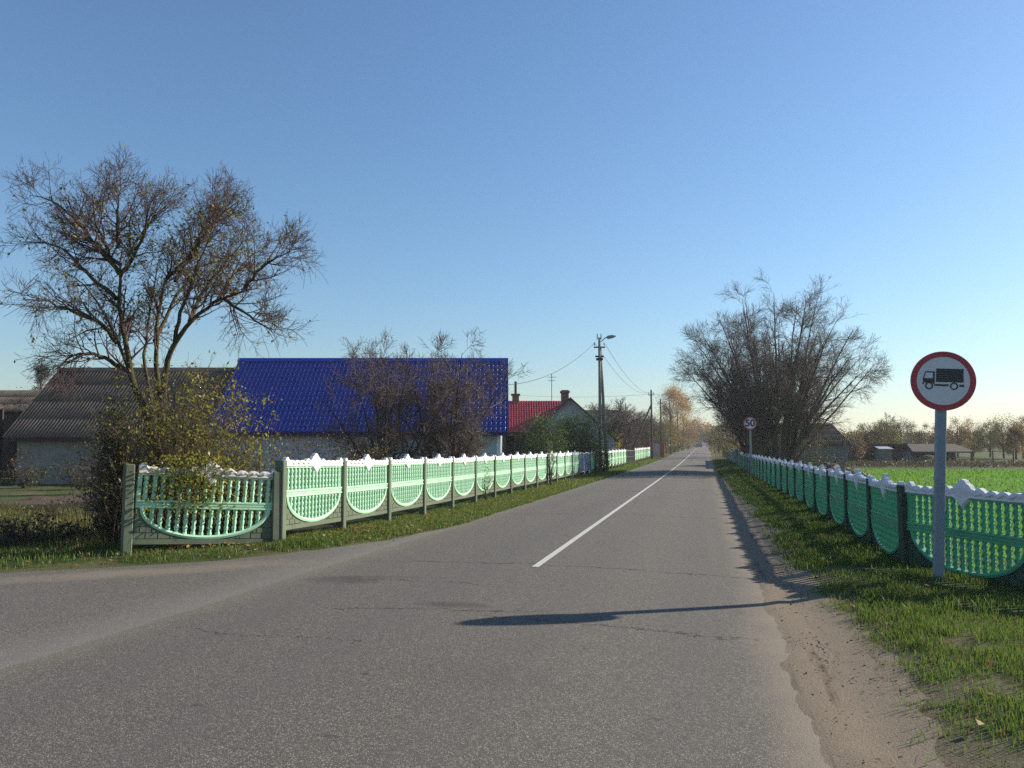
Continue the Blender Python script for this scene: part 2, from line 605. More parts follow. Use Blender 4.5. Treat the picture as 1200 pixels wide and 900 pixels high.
def asphalt_mat(name, base_lo, base_hi, main=True):
    t = NT(name)
    p = t.pos()
    sep = t.n('ShaderNodeSeparateXYZ')
    t.l(p, sep.inputs[0])
    X, Y = sep.outputs[0], sep.outputs[1]
    big = t.noise(p, .35, 5, .6)
    band = t.noise(p, .9, 4, .6, (1, .06, 1))
    mid = t.noise(p, 6, 4, .6)
    vor = t.n('ShaderNodeTexVoronoi')
    vor.inputs['Scale'].default_value = 120
    t.l(p, vor.inputs['Vector'])
    fine = t.noise(p, 130, 3, .7)
    col = t.mix(big, base_lo, base_hi)
    col = t.mix(t.math('MULTIPLY', t.ramp(band, [(.3, 0.0), (.7, 1.0)]), .35), col, tuple(b * 1.12 for b in base_hi))
    # aggregate: each stone its own grey or brown, dark binder between the stones
    sepc = t.n('ShaderNodeSeparateColor')
    t.l(vor.outputs['Color'], sepc.inputs[0])
    stone = t.ramp(sepc.outputs[0], [(0.0, (.03, .027, .023)), (.45, (.125, .112, .095)), (.78, (.24, .21, .17)), (1.0, (.55, .51, .45))])
    gap = t.ramp(vor.outputs['Distance'], [(.25, 1.0), (.6, .25)])
    stone = t.mix(1.0, stone, gap, 'MULTIPLY')
    col = t.mix(.60, col, stone)
    col = t.mix(t.math('MULTIPLY', t.ramp(mid, [(.4, 0.0), (.75, 1.0)]), .18), col, (.07, .067, .064))
    wob = t.math('SUBTRACT', t.noise(p, .8, 4, .7), .5)
    wob2 = t.math('SUBTRACT', t.noise(p, 5, 3, .7), .5)
    sand = t.mix(fine, (.17, .135, .098), (.28, .23, .17))

    def edge_sand(x0, sgn, wdt, amt):
        d = t.math('MULTIPLY', t.math('SUBTRACT', X, x0), sgn)     # metres inside from edge
        d = t.math('ADD', d, t.math('ADD', t.math('MULTIPLY', wob, .5), t.math('MULTIPLY', wob2, .12)))
        return t.math('MULTIPLY', t.ramp(t.math('DIVIDE', d, wdt), [(0.0, 1.0), (1.0, 0.0)]), amt)
    if main:
        col = t.mix(edge_sand(.66, -1, .42, 1.0), col, sand)
        col = t.mix(edge_sand(-4.72, 1, .30, .22), col, sand)
        # wheel tracks polished darker, dustier crown between them
        for wx in (-3.95, -2.75, -1.35, -.15):
            dx_ = t.math('ABSOLUTE', t.math('ADD', t.math('SUBTRACT', X, wx), t.math('MULTIPLY', wob, .25)))
            col = t.mix(t.math('MULTIPLY', t.ramp(dx_, [(.05, 1.0), (.42, 0.0)]), .22), col, (.085, .08, .074))
        # cracks across the lanes: (x0, x1, y at x0, slope, wiggle)
        for (xa, xb, y0, sl_, wd) in ((-4.5, .5, 10.15, -.02, .022), (-3.4, -1.4, 7.05, .10, .02), (-4.2, -2.6, 6.0, -.12, .015), (-2.0, .4, 6.95, -.04, .018), (-4.4, .3, 18.0, .03, .035), (-4.6, .2, 27.5, -.02, .05), (-4.5, .3, 37, .01, .06), (-4.4, -2.4, 8.75, -.10, .02)):
            yc = t.math('ADD', t.math('MULTIPLY', t.math('SUBTRACT', X, xa), sl_), y0)
            nz = t.math('SUBTRACT', t.noise(p, 1.6, 5, .8), .5)
            dd = t.math('ABSOLUTE', t.math('ADD', t.math('SUBTRACT', Y, yc), t.math('MULTIPLY', nz, .7)))
            inside = t.math('MULTIPLY', t.math('GREATER_THAN', X, xa), t.math('LESS_THAN', X, xb))
            brk = t.ramp(t.noise(p, 2.3, 2, .5), [(.30, 0.0), (.42, 1.0)])
            k = t.math('MULTIPLY', t.math('MULTIPLY', t.math('LESS_THAN', dd, wd * .75), inside), brk)
            col = t.mix(t.math('MULTIPLY', k, .9), col, (.02, .018, .016))
        # oil and tar stains
        for (cx, cy, rx, ry, am) in ((-4.05, 8.6, .55, .30, .55), (-2.35, 7.35, .42, .16, .6), (-3.7, 8.85, .8, .12, .3), (-1.5, 5.2, .9, .35, .12), (-2.9, 4.2, .05, .03, .7), (-2.2, 5.0, .05, .03, .6), (-.9, 6.1, .04, .03, .6), (-1.9, 3.9, .06, .03, .6), (-.3, 4.7, .05, .03, .5)):
            ex = t.math('POWER', t.math('DIVIDE', t.math('SUBTRACT', X, cx), rx), 2.0)
            ey = t.math('POWER', t.math('DIVIDE', t.math('SUBTRACT', Y, cy), ry), 2.0)
            r_ = t.math('ADD', t.math('ADD', ex, ey), t.math('MULTIPLY', wob2, 1.6))
            col = t.mix(t.math('MULTIPLY', t.ramp(r_, [(.1, 1.0), (1.0, 0.0)]), am), col, (.04, .038, .036))
    else:
        # loose grit collected along the seam with the main road, and a washed out sandy patch
        col = t.mix(edge_sand(-4.80, -1, .75, .40), col, t.mix(fine, (.11, .105, .095), (.30, .285, .255)))
        for (cx, cy, rx, ry, am) in ((-6.9, 8.3, 1.7, .42, .6), (-5.7, 9.6, .9, .4, .3), (-9.6, 6.6, 1.6, .4, .25)):
            u = t.math('SUBTRACT', X, cx)
            v = t.math('SUBTRACT', Y, cy)
            uu = t.math('ADD', t.math('MULTIPLY', u, .79), t.math('MULTIPLY', v, .61))
            vv = t.math('SUBTRACT', t.math('MULTIPLY', v, .79), t.math('MULTIPLY', u, .61))
            r_ = t.math('ADD', t.math('POWER', t.math('DIVIDE', uu, rx), 2.0), t.math('POWER', t.math('DIVIDE', vv, ry), 2.0))
            r_ = t.math('ADD', r_, t.math('ADD', t.math('MULTIPLY', wob, 2.0), wob2))
            col = t.mix(t.math('MULTIPLY', t.ramp(r_, [(.1, 1.0), (1.0, 0.0)]), am), col, sand)
    hgt = t.math('ADD', t.math('MULTIPLY', vor.outputs['Distance'], -1.0), t.math('MULTIPLY', fine, .5))
    t.bsdf(col, .85, .3, 0, hgt, .55, .004)
    return t.m


def soil_mat(name, a, b, c, rows=False):
    t = NT(name)
    p = t.pos()
    n = t.noise(p, 3, 6, .7)
    f = t.noise(p, 70, 4, .7)
    col = t.mix(n, a, b)
    col = t.mix(t.math('MULTIPLY', t.ramp(f, [(.5, 0.0), (.7, 1.0)]), .6), col, c)
    col = t.mix(t.ramp(f, [(.28, .7), (.4, 0.0)]), col, tuple(x * .45 for x in a))
    if rows:
        tr = t.noise(p, 9, 5, .6, (1, .05, 1))
        brk = t.noise(p, 3, 3, .6)
        col = t.mix(t.math('MULTIPLY', t.ramp(tr, [(.56, 0.0), (.66, .85)]), t.ramp(brk, [(.4, .2), (.6, 1.0)])), col, tuple(x * .55 for x in a))
        big = t.noise(p, 30, 3, .6)
        col = t.mix(t.ramp(big, [(.62, 0.0), (.72, .6)]), col, tuple(x * .5 for x in a))
    t.bsdf(col, .95, .1, 0, f, .7, .012)
    return t.m


xs = np.unique(np.concatenate([np.linspace(-700, -40, 18), np.linspace(-40, -6, 35), np.linspace(-6, 3, 46), np.linspace(3, 40, 38), np.linspace(40, 700, 18)]))
ys = np.unique(np.concatenate([np.linspace(-60, 0, 8), np.linspace(0, 40, 61), np.linspace(40, 140, 51), np.linspace(140, 900, 30)]))
tag(grid_sheet('ground', xs, ys, ground_z, ground_mat()), kind='structure')

ASPH = asphalt_mat('asphalt', (.122, .108, .088), (.172, .154, .128))
ASPH2 = asphalt_mat('side_asphalt', (.118, .107, .090), (.164, .150, .128), False)
# main road, edges slightly ragged
ys = np.concatenate([np.linspace(-8, 40, 193), np.linspace(40.5, 330, 150)])
el = -4.74 + .05 * (vnoise(ys * 1.1, ys * 0, 3) - .5) + .05 * (vnoise(ys * 4, ys * 0, 4) - .5)
er = .66 + .10 * (vnoise(ys * .8, ys * 0, 5) - .5) + .06 * (vnoise(ys * 4, ys * 0, 6) - .5)
V, Q = [], []
NX = 17
for k in range(NX):
    s = k / (NX - 1)
    x = el * (1 - s) + er * s
    V.append(np.stack([x, ys, road_z(x, ys)], 1))
V = np.stack(V, 1).reshape(-1, 3)
i = (np.arange(len(ys) - 1)[:, None] * NX + np.arange(NX - 1)[None]).ravel()
Q = np.stack([i, i + 1, i + 1 + NX, i + NX], 1)
tag(ob('road', np_mesh('road', V, Q, None, [ASPH], smooth=True)), kind='structure')

# side road joining from the left
edge = np.array([(-4.70, 16.5), (-4.86, 14.2), (-5.12, 12.6), (-5.5, 11.4), (-5.9, 10.4), (-6.46, 9.55), (-7.4, 8.75), (-8.42, 8.0), (-10, 6.8), (-13, 4.45), (-17, 1.35), (-24, -4.0)])
edge = resample(np.c_[edge, np.zeros(len(edge))], 90)[:, :2]
nz = np.c_[vnoise(np.arange(90) * .9, np.zeros(90), 8) - .5, vnoise(np.arange(90) * .9, np.zeros(90), 9) - .5] * .12
edge = edge + nz
inner = np.stack([np.full(90, -4.66), np.interp(np.arange(90), [0, 89], [16.5, -9])], 1)
NX = 10
V = np.concatenate([np.c_[edge * (1 - s) + inner * s, np.full(90, .006) + .05 * math.sin(math.pi * s) * 0 + .012 * sstep(0, .08, s)] for s in np.linspace(0, 1, NX)])
V = V.reshape(NX, 90, 3).transpose(1, 0, 2).reshape(-1, 3)
V[:, 2] = np.where(V[:, 0] < -4.75, ground_z(V[:, 0], V[:, 1]) * 0 - .028 + .02 * sstep(-4.8, -6, V[:, 0]), -.034)
V[:, 2] = np.maximum(V[:, 2], np.where(V[:, 0] < -4.95, ground_z(V[:, 0], V[:, 1]) + .010, -9))
i = (np.arange(89)[:, None] * NX + np.arange(NX - 1)[None]).ravel()
Q = np.stack([i, i + 1, i + 1 + NX, i + NX], 1)
tag(ob('side_road', np_mesh('side_road', V, Q, None, [ASPH2], smooth=True)), kind='structure')

# sandy verge along the right edge of the road
ys = np.concatenate([np.linspace(-4, 30, 341), np.linspace(30.5, 240, 80)])
e0 = .44 + .12 * (vnoise(ys * 1.3, ys * 0, 14) - .5)
e1 = 1.15 + .26 * (vnoise(ys * .7, ys * 0, 11) - .5) + .10 * (vnoise(ys * 2.7, ys * 0, 12) - .5) + .10 * (vnoise(ys * 9, ys * 0, 13) - .5) + .25 * np.exp(-((ys - 7.2) / 1.0) ** 2) * .6 - .3 * sstep(16, 40, ys)
V = np.stack([np.stack([e0 * (1 - s) + e1 * s, ys, np.maximum(ground_z(e0 * (1 - s) + e1 * s, ys) + .006, np.where(e0 * (1 - s) + e1 * s < .78, road_z(e0 * (1 - s) + e1 * s, ys) - .010 * (1 - s * 5) + .004 * min(1, s * 5) + .006 * (vnoise(ys * 6, ys * 0 + s * 20, 15) - .5), -9))], 1) for s in (0, .1, .2, .35, .5, .75, 1)], 1).reshape(-1, 3)
i = (np.arange(len(ys) - 1)[:, None] * 7 + np.arange(6)[None]).ravel()
Q = np.stack([i, i + 1, i + 8, i + 7], 1)
SAND = soil_mat('sandy_soil', (.165, .130, .092), (.235, .190, .138), (.30, .25, .19), True)
tag(ob('dirt_path', np_mesh('dirt_path', V, Q, None, [SAND], smooth=True)), kind='structure')

# centre line
t = NT('worn_road_paint')
p = t.pos()
f = t.noise(p, 60, 4, .75)
f2 = t.noise(p, 4, 4, .7)
col = t.mix(t.ramp(t.math('ADD', f, t.math('MULTIPLY', f2, .3)), [(.44, 1.0), (.56, 0.0)]), (.48, .47, .44), (.20, .19, .175))
t.bsdf(col, .7, .3)
LINE = t.m
V, Q = [], []
for a, b in ((9.85, 118), (124, 140), (148, 162), (172, 186), (196, 210)):
    yy = np.linspace(a, b, max(4, int((b - a) / 2)))
    o = len(V)
    for y in yy:
        for x in (-2.125, -2.035):
            V.append((x, y, float(road_z(x, y)) + .005))
    for k in range(len(yy) - 1):
        Q.append((o + 2 * k, o + 2 * k + 1, o + 2 * k + 3, o + 2 * k + 2))
tag(ob('road_marking', np_mesh('road_marking', np.array(V), np.array(Q), None, [LINE])), kind='structure')

# dug garden soil in front of the grey shed
c = [P(-160, 600, 1)[0], 0]
soil_x = np.linspace(-15, -4.6, 40)
soil_y = np.linspace(19.5, 33.5, 50)
Xc, Yc = np.meshgrid(soil_x, soil_y)
Wp = Xc[..., None] * RIGHT + Yc[..., None] * FWD
zz = ground_z(Wp[..., 0], Wp[..., 1]) + .03 + .10 * (vnoise(Wp[..., 0] * 3, Wp[..., 1] * 3, 21) - .4) + .05 * np.sin(Yc * 8)
zz -= .16 * (1 - sstep(0, .9, np.minimum(np.minimum(Xc + 15, -4.6 - Xc), np.minimum(Yc - 19.5, 33.5 - Yc))))
V = np.stack([Wp[..., 0], Wp[..., 1], zz], -1).reshape(-1, 3)
i = (np.arange(49)[:, None] * 40 + np.arange(39)[None]).ravel()
tag(ob('garden_soil', np_mesh('garden_soil', V, np.stack([i, i + 1, i + 41, i + 40], 1), None, [soil_mat('dug_soil', (.075, .052, .040), (.12, .085, .065), (.16, .125, .10))], smooth=True)), kind='structure')

# bright green field beyond the right fence
t = NT('young_crop')
p = t.pos()
n = t.noise(p, .5, 5, .6)
f = t.noise(p, 14, 5, .75)
col = t.mix(n, (.075, .19, .012), (.12, .25, .02))
col = t.mix(t.ramp(f, [(.35, .8), (.6, 0.0)]), col, (.05, .10, .015))
t.bsdf(col, .9, .1, 0, f, .8, .06)
fx = np.linspace(3.2, 60, 60)
fy = np.linspace(4, 58, 50)
tag(grid_sheet('field', fx, fy, lambda x, y: ground_z(x, y) - .02 - .1 * (1 - sstep(3.2, 4.2, x)), t.m, .03), kind='structure')
# ------------------------------------------------------------------ concrete fence kit
PW, CX = 1.98, .99          # panel width and its middle
PITCH = 2.1


def arc_z(x):
    u = np.clip((np.asarray(x) - CX) / .93, -1, 1)
    return .50 - .43 * np.sqrt(1 - u * u)


def make_skirt():
    m = MB()
    xs = np.concatenate([[0, .059], np.linspace(.0601, 1.9199, 41), [1.921, PW]])
    top = np.where(np.abs(xs - CX) >= .93, .49, arc_z(xs) + .0)
    m.strip(xs, np.full(len(xs), .072), top, -.015, .02)
    m.box(0, PW, -.032, .03, 0, .07)
    bh, bw = .083, .165
    for r_ in range(5):
        z0 = .08 + r_ * bh
        off = 0 if r_ % 2 == 0 else -bw / 2
        x = off
        while x < PW:
            a, b = max(.012, x + .008), min(PW - .012, x + bw - .008)
            x += bw
            if b - a < .02:
                continue
            cx = np.linspace(a, b, 5)
            lim = np.where(np.abs(cx - CX) >= .93, .485, arc_z(cx) - .03)
            tp = np.minimum(z0 + bh - .014, lim)
            ok = tp > z0 + .012
            if ok.sum() < 2:
                continue
            cx, tp = cx[ok], tp[ok]
            m.strip(cx, np.full(len(cx), z0), tp, -.029, -.014)
    return m


def make_balusters():
    m = MB()
    m.box(0, PW, -.022, .022, .492, .605)                      # middle rail and its ribs
    m.box(.002, PW - .002, -.040, .040, .498, .522)
    m.box(.002, PW - .002, -.034, .034, .540, .560)
    m.box(.002, PW - .002, -.040, .040, .575, .600)
    m.box(0, PW, -.024, .024, .945, .985)                      # top rail behind the crest
    m.box(0, .055, -.020, .020, .604, .946)
    m.box(PW - .055, PW, -.020, .020, .604, .946)
    # rim of the half round
    th = np.linspace(0, math.pi, 45)
    v, f = [], []
    for a in th:
        ca, sa = math.cos(a), math.sin(a)
        for rr, y in ((.93, -.034), (.90, -.045), (.875, -.034), (.875, .034), (.93, .034)):
            v.append((CX - rr * ca, y, .50 - (.43 - (.93 - rr)) * sa - .004))
    for i in range(44):
        for k in range(5):
            j = (k + 1) % 5
            f.append((i * 5 + k, i * 5 + j, (i + 1) * 5 + j, (i + 1) * 5 + k))
    m.add(v, f)

    def bal(x, z0, z1, ph):
        n = max(4, int((z1 - z0) / .012))
        S = 8
        v = []
        for i in range(n + 1):
            z = z0 + (z1 - z0) * i / n
            for k in range(S):
                a = 2 * math.pi * k / S
                r_ = .0295 * (1 + .24 * math.sin(2 * a - 2 * math.pi * z / .085 * 1.0 + ph))
                v.append((x + r_ * math.cos(a), r_ * math.sin(a), z))
        f = []
        for i in range(n):
            for k in range(S):
                j = (k + 1) % S
                f.append((i * S + k, i * S + j, (i + 1) * S + j, (i + 1) * S + k))
        m.add(v, f)
    nb = 16
    for i in range(nb):
        x = .055 + (PW - .11) * (i + .5) / nb
        bal(x, .60, .95, 0)
        z0 = float(arc_z(x)) + .03
        if z0 < .44:
            bal(x, z0, .496, 0)
    return m


def make_crest():
    xs = np.linspace(0, PW, 225)
    u = np.abs(xs - CX)
    # scallops that rise in little waves towards the middle ornament, a curl at each end
    top = 1.036 + .034 * np.abs(np.sin(np.pi * (u - .20) / .168)) ** .8
    top = top + .050 * np.exp(-((u - .92) / .06) ** 2) + .030 * np.exp(-((u - .24) / .07) ** 2)
    rh = 1.045 + .118 * np.cos(np.pi / 2 * np.clip(u / .24, 0, 1)) ** 2.4 + .022 * np.exp(-(u / .035) ** 2)
    rh += .014 * np.abs(np.sin(u * 42)) * (u < .23) * (u > .03)
    top = np.maximum(top, np.where(u < .24, rh, 0))
    bot = np.full_like(xs, .962)
    bot = np.where(u < .135, .825 + .137 * (u / .135) ** .8, bot)
    n = len(xs)
    mid = .5 * (top + bot)
    prof = []
    for x, b, t in zip(xs, bot, top):
        h = t - b
        prof += [(x, -.026, b), (x, -.050, b + .10 * h), (x, -.043, b + .35 * h), (x, -.052, b + .72 * h), (x, -.03, t - .002),
                 (x, .03, t - .002), (x, .046, b + .6 * h), (x, .026, b)]
    f = []
    for i in range(n - 1):
        for k in range(8):
            j = (k + 1) % 8
            f.append((i * 8 + k, (i + 1) * 8 + k, (i + 1) * 8 + j, i * 8 + j))
    f += [tuple(range(8)), tuple(range(8 * n - 1, 8 * n - 9, -1))]
    m = MB().add(prof, f)
    # carved leaves in relief on the front
    for sgn in (-1, 1):
        for q in range(4):
            cx = CX + sgn * (.28 + q * .165)
            m.tube([(cx - sgn * .07, -.046, 1.0), (cx, -.052, 1.02), (cx + sgn * .06, -.048, 1.045)], [.008, .018, .008], 6)
    return m


def make_post():
    m = MB()
    m.bbox(-.062, .062, -.07, .07, -.75, 1.08, .012)
    return m


def kit(mb, mc, ms, mp):
    return dict(b=make_balusters().mesh('baluster_panel', mb), c=make_crest().mesh('crest', mc), s=make_skirt().mesh('brick_skirt', ms), p=make_post().mesh('post', mp))


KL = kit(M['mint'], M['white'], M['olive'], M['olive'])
KR = kit(M['emerald'], M['white_shaded'], M['green_shaded'], M['green_shaded'])  # right fence kit, colours already darkened for its shaded side
CREST_BARE = make_crest().mesh('crest', M['crest_bare'])


def fence(name, label, cat, posts, kitm, group=None, bare=()):
    """posts: (x, y, panel base z); front faces to the right when walking backwards along the list"""
    o = thing(name, label, cat, posts[0], 0, group)
    base = np.array(posts[0], float)
    for i, q in enumerate(posts):
        q = np.array(q, float)
        a = np.array(posts[max(0, i - 1)], float)
        b = np.array(posts[min(len(posts) - 1, i + 1)], float)
        yaw = math.atan2(b[1] - a[1], b[0] - a[0])
        po = ob('post', kitm['p'], o)
        po.location = q - base + np.array([0, 0, random.uniform(-.012, .012)])
        po.rotation_euler = (random.uniform(-.008, .008), random.uniform(-.008, .008), yaw)
    for i in range(len(posts) - 1):
        a, b = np.array(posts[i], float), np.array(posts[i + 1], float)
        d = b - a
        L = math.hypot(d[0], d[1])
        yaw = math.atan2(d[1], d[0])
        dx, dy = d[0] / L, d[1] / L
        st = a + d * (.5 * .115 / L)
        pa = ob('baluster_panel', kitm['b'], o)
        pa.location = st - base + np.array([0, 0, random.uniform(-.01, .01)])
        pa.rotation_euler = (random.uniform(-.006, .006), -math.atan2(d[2], L), yaw)
        pa.scale = ((L - .115) / PW, 1, 1)
        ob('crest', CREST_BARE if i in bare else kitm['c'], pa)
        ob('brick_skirt', kitm['s'], pa)
    return o


def LP(i, dz=None):
    y = (4.26 + i) * PITCH
    top = {1: 1.32, 2: 1.283, 3: 1.264, 4: 1.25}.get(i, 1.243)
    return (-6.28, y, top - 1.08 + float(rise(y)))


posts = [(-6.28 - .055, LP(1)[1] - .04, .14), LP(1)]
# corner panel set at an angle to the others
fence('concrete_fence', 'corner fence bay with worn crest and leaves growing through it, facing the side road', 'fence',
      [(-7.66, 9.42, .205), (-6.33, 10.98, .075)], KL, bare=(0,))
fence('concrete_fence', 'long pale green fence with bright white crests running from the corner to the blue gate', 'fence', [LP(i) for i in range(1, 16)], KL)
fence('concrete_fence', 'pale green fence between the blue gate and the dark braced gate', 'fence', [LP(i) for i in range(17, 28)], KL)
fence('concrete_fence', 'short pale green fence between the braced gate and the red brick wall', 'fence', [LP(i) for i in range(31, 42)], KL)


def RP(i):
    y = (.288 + 4.08 + i) * PITCH
    return (2.5, y, -.05 + float(rise(y)))


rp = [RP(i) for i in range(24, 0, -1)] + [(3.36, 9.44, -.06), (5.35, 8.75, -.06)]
fence('concrete_fence', 'emerald green fence with white crests, shade put into its colours, along the right verge behind the truck sign', 'fence', rp, KR)

# ------------------------------------------------------------------ gates and plain fences
def y_left(i):
    return (4.26 + i) * PITCH


gz = float(rise(y_left(16))) - .02
g = thing('driveway_gate', 'blue two leaf metal gate in a white frame within the pale green fence', 'gate', (-6.28, y_left(15), gz))
fm = MB()
for ya, yb in ((.12, 2.07), (2.13, 4.08)):
    fm.tube([(0, ya, .25), (0, yb, .25)], .022, 6)
    fm.tube([(0, ya, 1.18), (0, ya + (yb - ya) / 2, 1.24), (0, yb, 1.18)], .03, 6)
    fm.tube([(0, ya, .1), (0, ya, 1.2)], .03, 6)
    fm.tube([(0, yb, .1), (0, yb, 1.2)], .03, 6)
fm.build('gate_frame', M['white'], g)
for ya, yb in ((.12, 2.07), (2.13, 4.08)):
    b = MB()
    b.box(.03, .045, ya + .03, yb - .03, .27, 1.16)
    for k in range(8):
        yy = ya + (yb - ya) * (k + .7) / 8.4
        b.tube([(0, yy, .25), (0, yy, 1.19)], .014, 6)
    b.build('gate_leaf', M['bluepaint'], g)
for yy in (.03, 4.17):
    MB().bbox(-.06, .06, yy - .06, yy + .06, -.3, 1.30, .01).build('gate_post', M['olive'], g)

gz = float(rise(y_left(29)))
g = thing('driveway_gate', 'dark metal gate with pale diagonal braces beside the leaning pole', 'gate', (-6.28, y_left(27), gz))
b = MB()
for yy in np.linspace(.2, 8.2, 41):
    b.tube([(.03, yy, .15), (.03, yy, 1.1)], .014, 5)
for a in (.15, .6, 1.1):
    b.box(.02, .045, .15, 8.25, a, a + .04)
b.build('gate_leaf', surf('dark_gate_paint', (.035, .04, .045), (.05, .05, .055), 4), g)
b = MB()
for a, c in ((.15, 4.1), (4.2, 8.25)):
    b.tube([(0, a, .15), (0, c, 1.1)], .03, 6)
    b.tube([(0, c, .15), (0, a, 1.1)], .03, 6)
    b.tube([(0, a, 1.12), (0, c, 1.12)], .03, 6)
b.build('brace', M['white'], g)

rz_ = float(rise(95))
BRICKRED = surf('red_painted_brick', (.42, .10, .085), (.34, .075, .065), 5, .85, .15, fine=30, bstr=.4)
g = thing('brick_gateway', 'red brick wall and pillars with a pale pink metal gate at the roadside', 'gateway', CF(16.95, 96, rz_))
g.rotation_euler = (0, 0, PSI)
for xx in (-.62, 1.12):
    b = MB()
    b.bbox(xx - .22, xx + .22, -.22, .22, -.3, 1.75, .02)
    b.bbox(xx - .27, xx + .27, -.27, .27, 1.75, 1.86, .02)
    b.build('pillar', BRICKRED, g)
b = MB()
b.box(-.85 - .75, -.85, -.12, .12, -.3, 1.25)
b.box(-.85 - .78, -.85, -.15, .15, 1.25, 1.33)
b.build('low_wall', BRICKRED, g)
b = MB()
b.box(-.38, .88, -.02, .02, .12, 1.72)
for k in range(6):
    b.box(-.36 + k * .21, -.34 + k * .21 + .03, -.04, -.02, .14, 1.70)
b.build('gate_leaf', surf('pink_paint', (.62, .44, .41), (.55, .39, .37), 3), g)


def picket(name, label, x, y0, y1, h, mat):
    o = thing(name, label, 'fence', (x, y0, float(rise(y0))))
    b = MB()
    b.box(.02, .05, 0, y1 - y0, .3, .36)
    b.box(.02, .05, 0, y1 - y0, h - .3, h - .24)
    n = int((y1 - y0) / .2)
    for k in range(n):
        yy = k * (y1 - y0) / n
        dz = float(rise(y0 + yy) - rise(y0))
        b.prism([(0, .05 + dz)] * 0 + [(-.01, .1 + dz), (.02, .1 + dz), (.02, h + dz), (-.01, h + dz)], yy, yy + .13)
    b.build('pickets', mat, o)
    for k in range(int((y1 - y0) / 3) + 1):
        yy = k * 3.0
        dz = float(rise(y0 + yy) - rise(y0))
        MB().box(.05, .15, yy, yy + .1, -.3 + dz, h - .1 + dz).build('post', M['olive'], o)
    return o


picket('picket_fence', 'white picket fence just past the red brick gateway', -6.1, 112, 126, 1.35, M['white'])
picket('picket_fence', 'white picket fence under the tall orange tree', -6.1, 142, 160, 1.4, M['white'])
picket('picket_fence', 'farthest white picket fence on the left kerb, beyond the dark hedge bush', -6.1, 176, 232, 1.4, M['white'])

# plain fence to the right beyond the crested one
o = thing('board_fence', 'plain dull teal board fence between the crested fence and the grey pillars', 'fence', (2.5, RP(24)[1], float(rise(60))))
TEAL = surf('teal_boards', (.10, .24, .24), (.08, .19, .20), 3, .7, .3)
b = MB()
y0, y1 = RP(24)[1] + .1, RP(37)[1]
for k in range(int((y1 - y0) / .16)):
    yy = y0 + k * .16 - RP(24)[1]
    b.box(0, .03, yy, yy + .145, -.05 + float(rise(y0 + yy) - rise(60)), 1.25 + float(rise(y0 + yy) - rise(60)))
b.build('boards', TEAL, o)
b = MB()
yy = np.linspace(y0, y1, 12)
b.tube([(0.0, y - RP(24)[1], 1.28 + float(rise(y) - rise(60))) for y in yy], .03, 6)
b.build('top_rail', M['white_shaded'], o)
GREYP = surf('grey_concrete', (.26, .24, .22), (.18, .165, .15), 4, .9, .1)
for k, yy in enumerate((RP(37)[1] + .4, RP(42)[1], RP(47)[1])):
    o = thing('gate_pillar', ['grey concrete pillar with a cap where the teal fence ends', 'middle grey pillar past the end of the teal fence', 'farthest grey pillar beside the right verge'][k], 'pillar', (2.45, yy, float(rise(yy))))
    b = MB()
    b.bbox(-.22, .22, -.22, .22, -.3, 2.05, .02)
    b.build('shaft', GREYP, o)
    b = MB()
    b.bbox(-.30, .30, -.30, .30, 2.05, 2.2, .04)
    b.build('cap', GREYP, o)

# ------------------------------------------------------------------ road signs
SIGNRED = surf('sign_red', (.42, .018, .04), (.38, .015, .035), 3, .35, .5, fine=20, bstr=.02)
SIGNWHITE = surf('sign_white', (.62, .61, .64), (.56, .55, .58), 2, .35, .5, fine=20, bstr=.02)
SIGNBLACK = surf('sign_black', (.012, .013, .02), (.016, .017, .024), 2, .35, .5, fine=20, bstr=.02)
SIGNBACK = surf('sign_back', (.25, .26, .27), (.2, .21, .22), 4, .5, .4)


def disc(m, r0, r1, y0, y1, n=64, cx=0, cz=0):
    v, f = [], []
    for k in range(n):
        a = 2 * math.pi * k / n
        c, s = math.cos(a), math.sin(a)
        if r0 > 0:
            v += [(cx + r0 * c, y0, cz + r0 * s), (cx + r1 * c, y0, cz + r1 * s), (cx + r1 * c, y1, cz + r1 * s), (cx + r0 * c, y1, cz + r0 * s)]
        else:
            v += [(cx + r1 * c, y0, cz + r1 * s), (cx + r1 * c, y1, cz + r1 * s)]
    if r0 > 0:
        for k in range(n):
            a, b = 4 * k, 4 * ((k + 1) % n)
            for q in range(4):
                w_ = (q + 1) % 4
                f.append((a + q, b + q, b + w_, a + w_))
    else:
        f.append(tuple(2 * k for k in range(n)))
        f.append(tuple(2 * k + 1 for k in range(n - 1, -1, -1)))
        for k in range(n):
            a, b = 2 * k, 2 * ((k + 1) % n)
            f.append((a, a + 1, b + 1, b))
    return m.add(v, f)


def round_sign(name, label, loc, rz, rad, zc, ring, pole_w, base_z):
    o = thing(name, label, 'road sign', loc, rz)
    b = MB()
    b.bbox(-pole_w / 2, pole_w / 2, .03, .03 + pole_w, base_z, zc + rad * .55, .008)
    b.build('pole', M['galv'], o)
    b = MB()
    disc(b, 0, rad, -.004, .010)
    pl = b.build('sign_plate', SIGNBACK, o)
    pl.location = (0, 0, zc)
    b = MB()
    disc(b, rad * ring, rad * .985, -.0075, -.0045)
    b.build('red_border', SIGNRED, pl)
    b = MB()
    disc(b, 0, rad * (ring - .004), -.0073, -.0045)
    b.build('white_field', SIGNWHITE, pl)
    b = MB()
    for s in (-1, 1):
        b.box(-pole_w * .9, pole_w * .9, .011, .03, s * rad * .4 - .02, s * rad * .4 + .02)
    b.build('bracket', SIGNBACK, pl)
    return o, pl


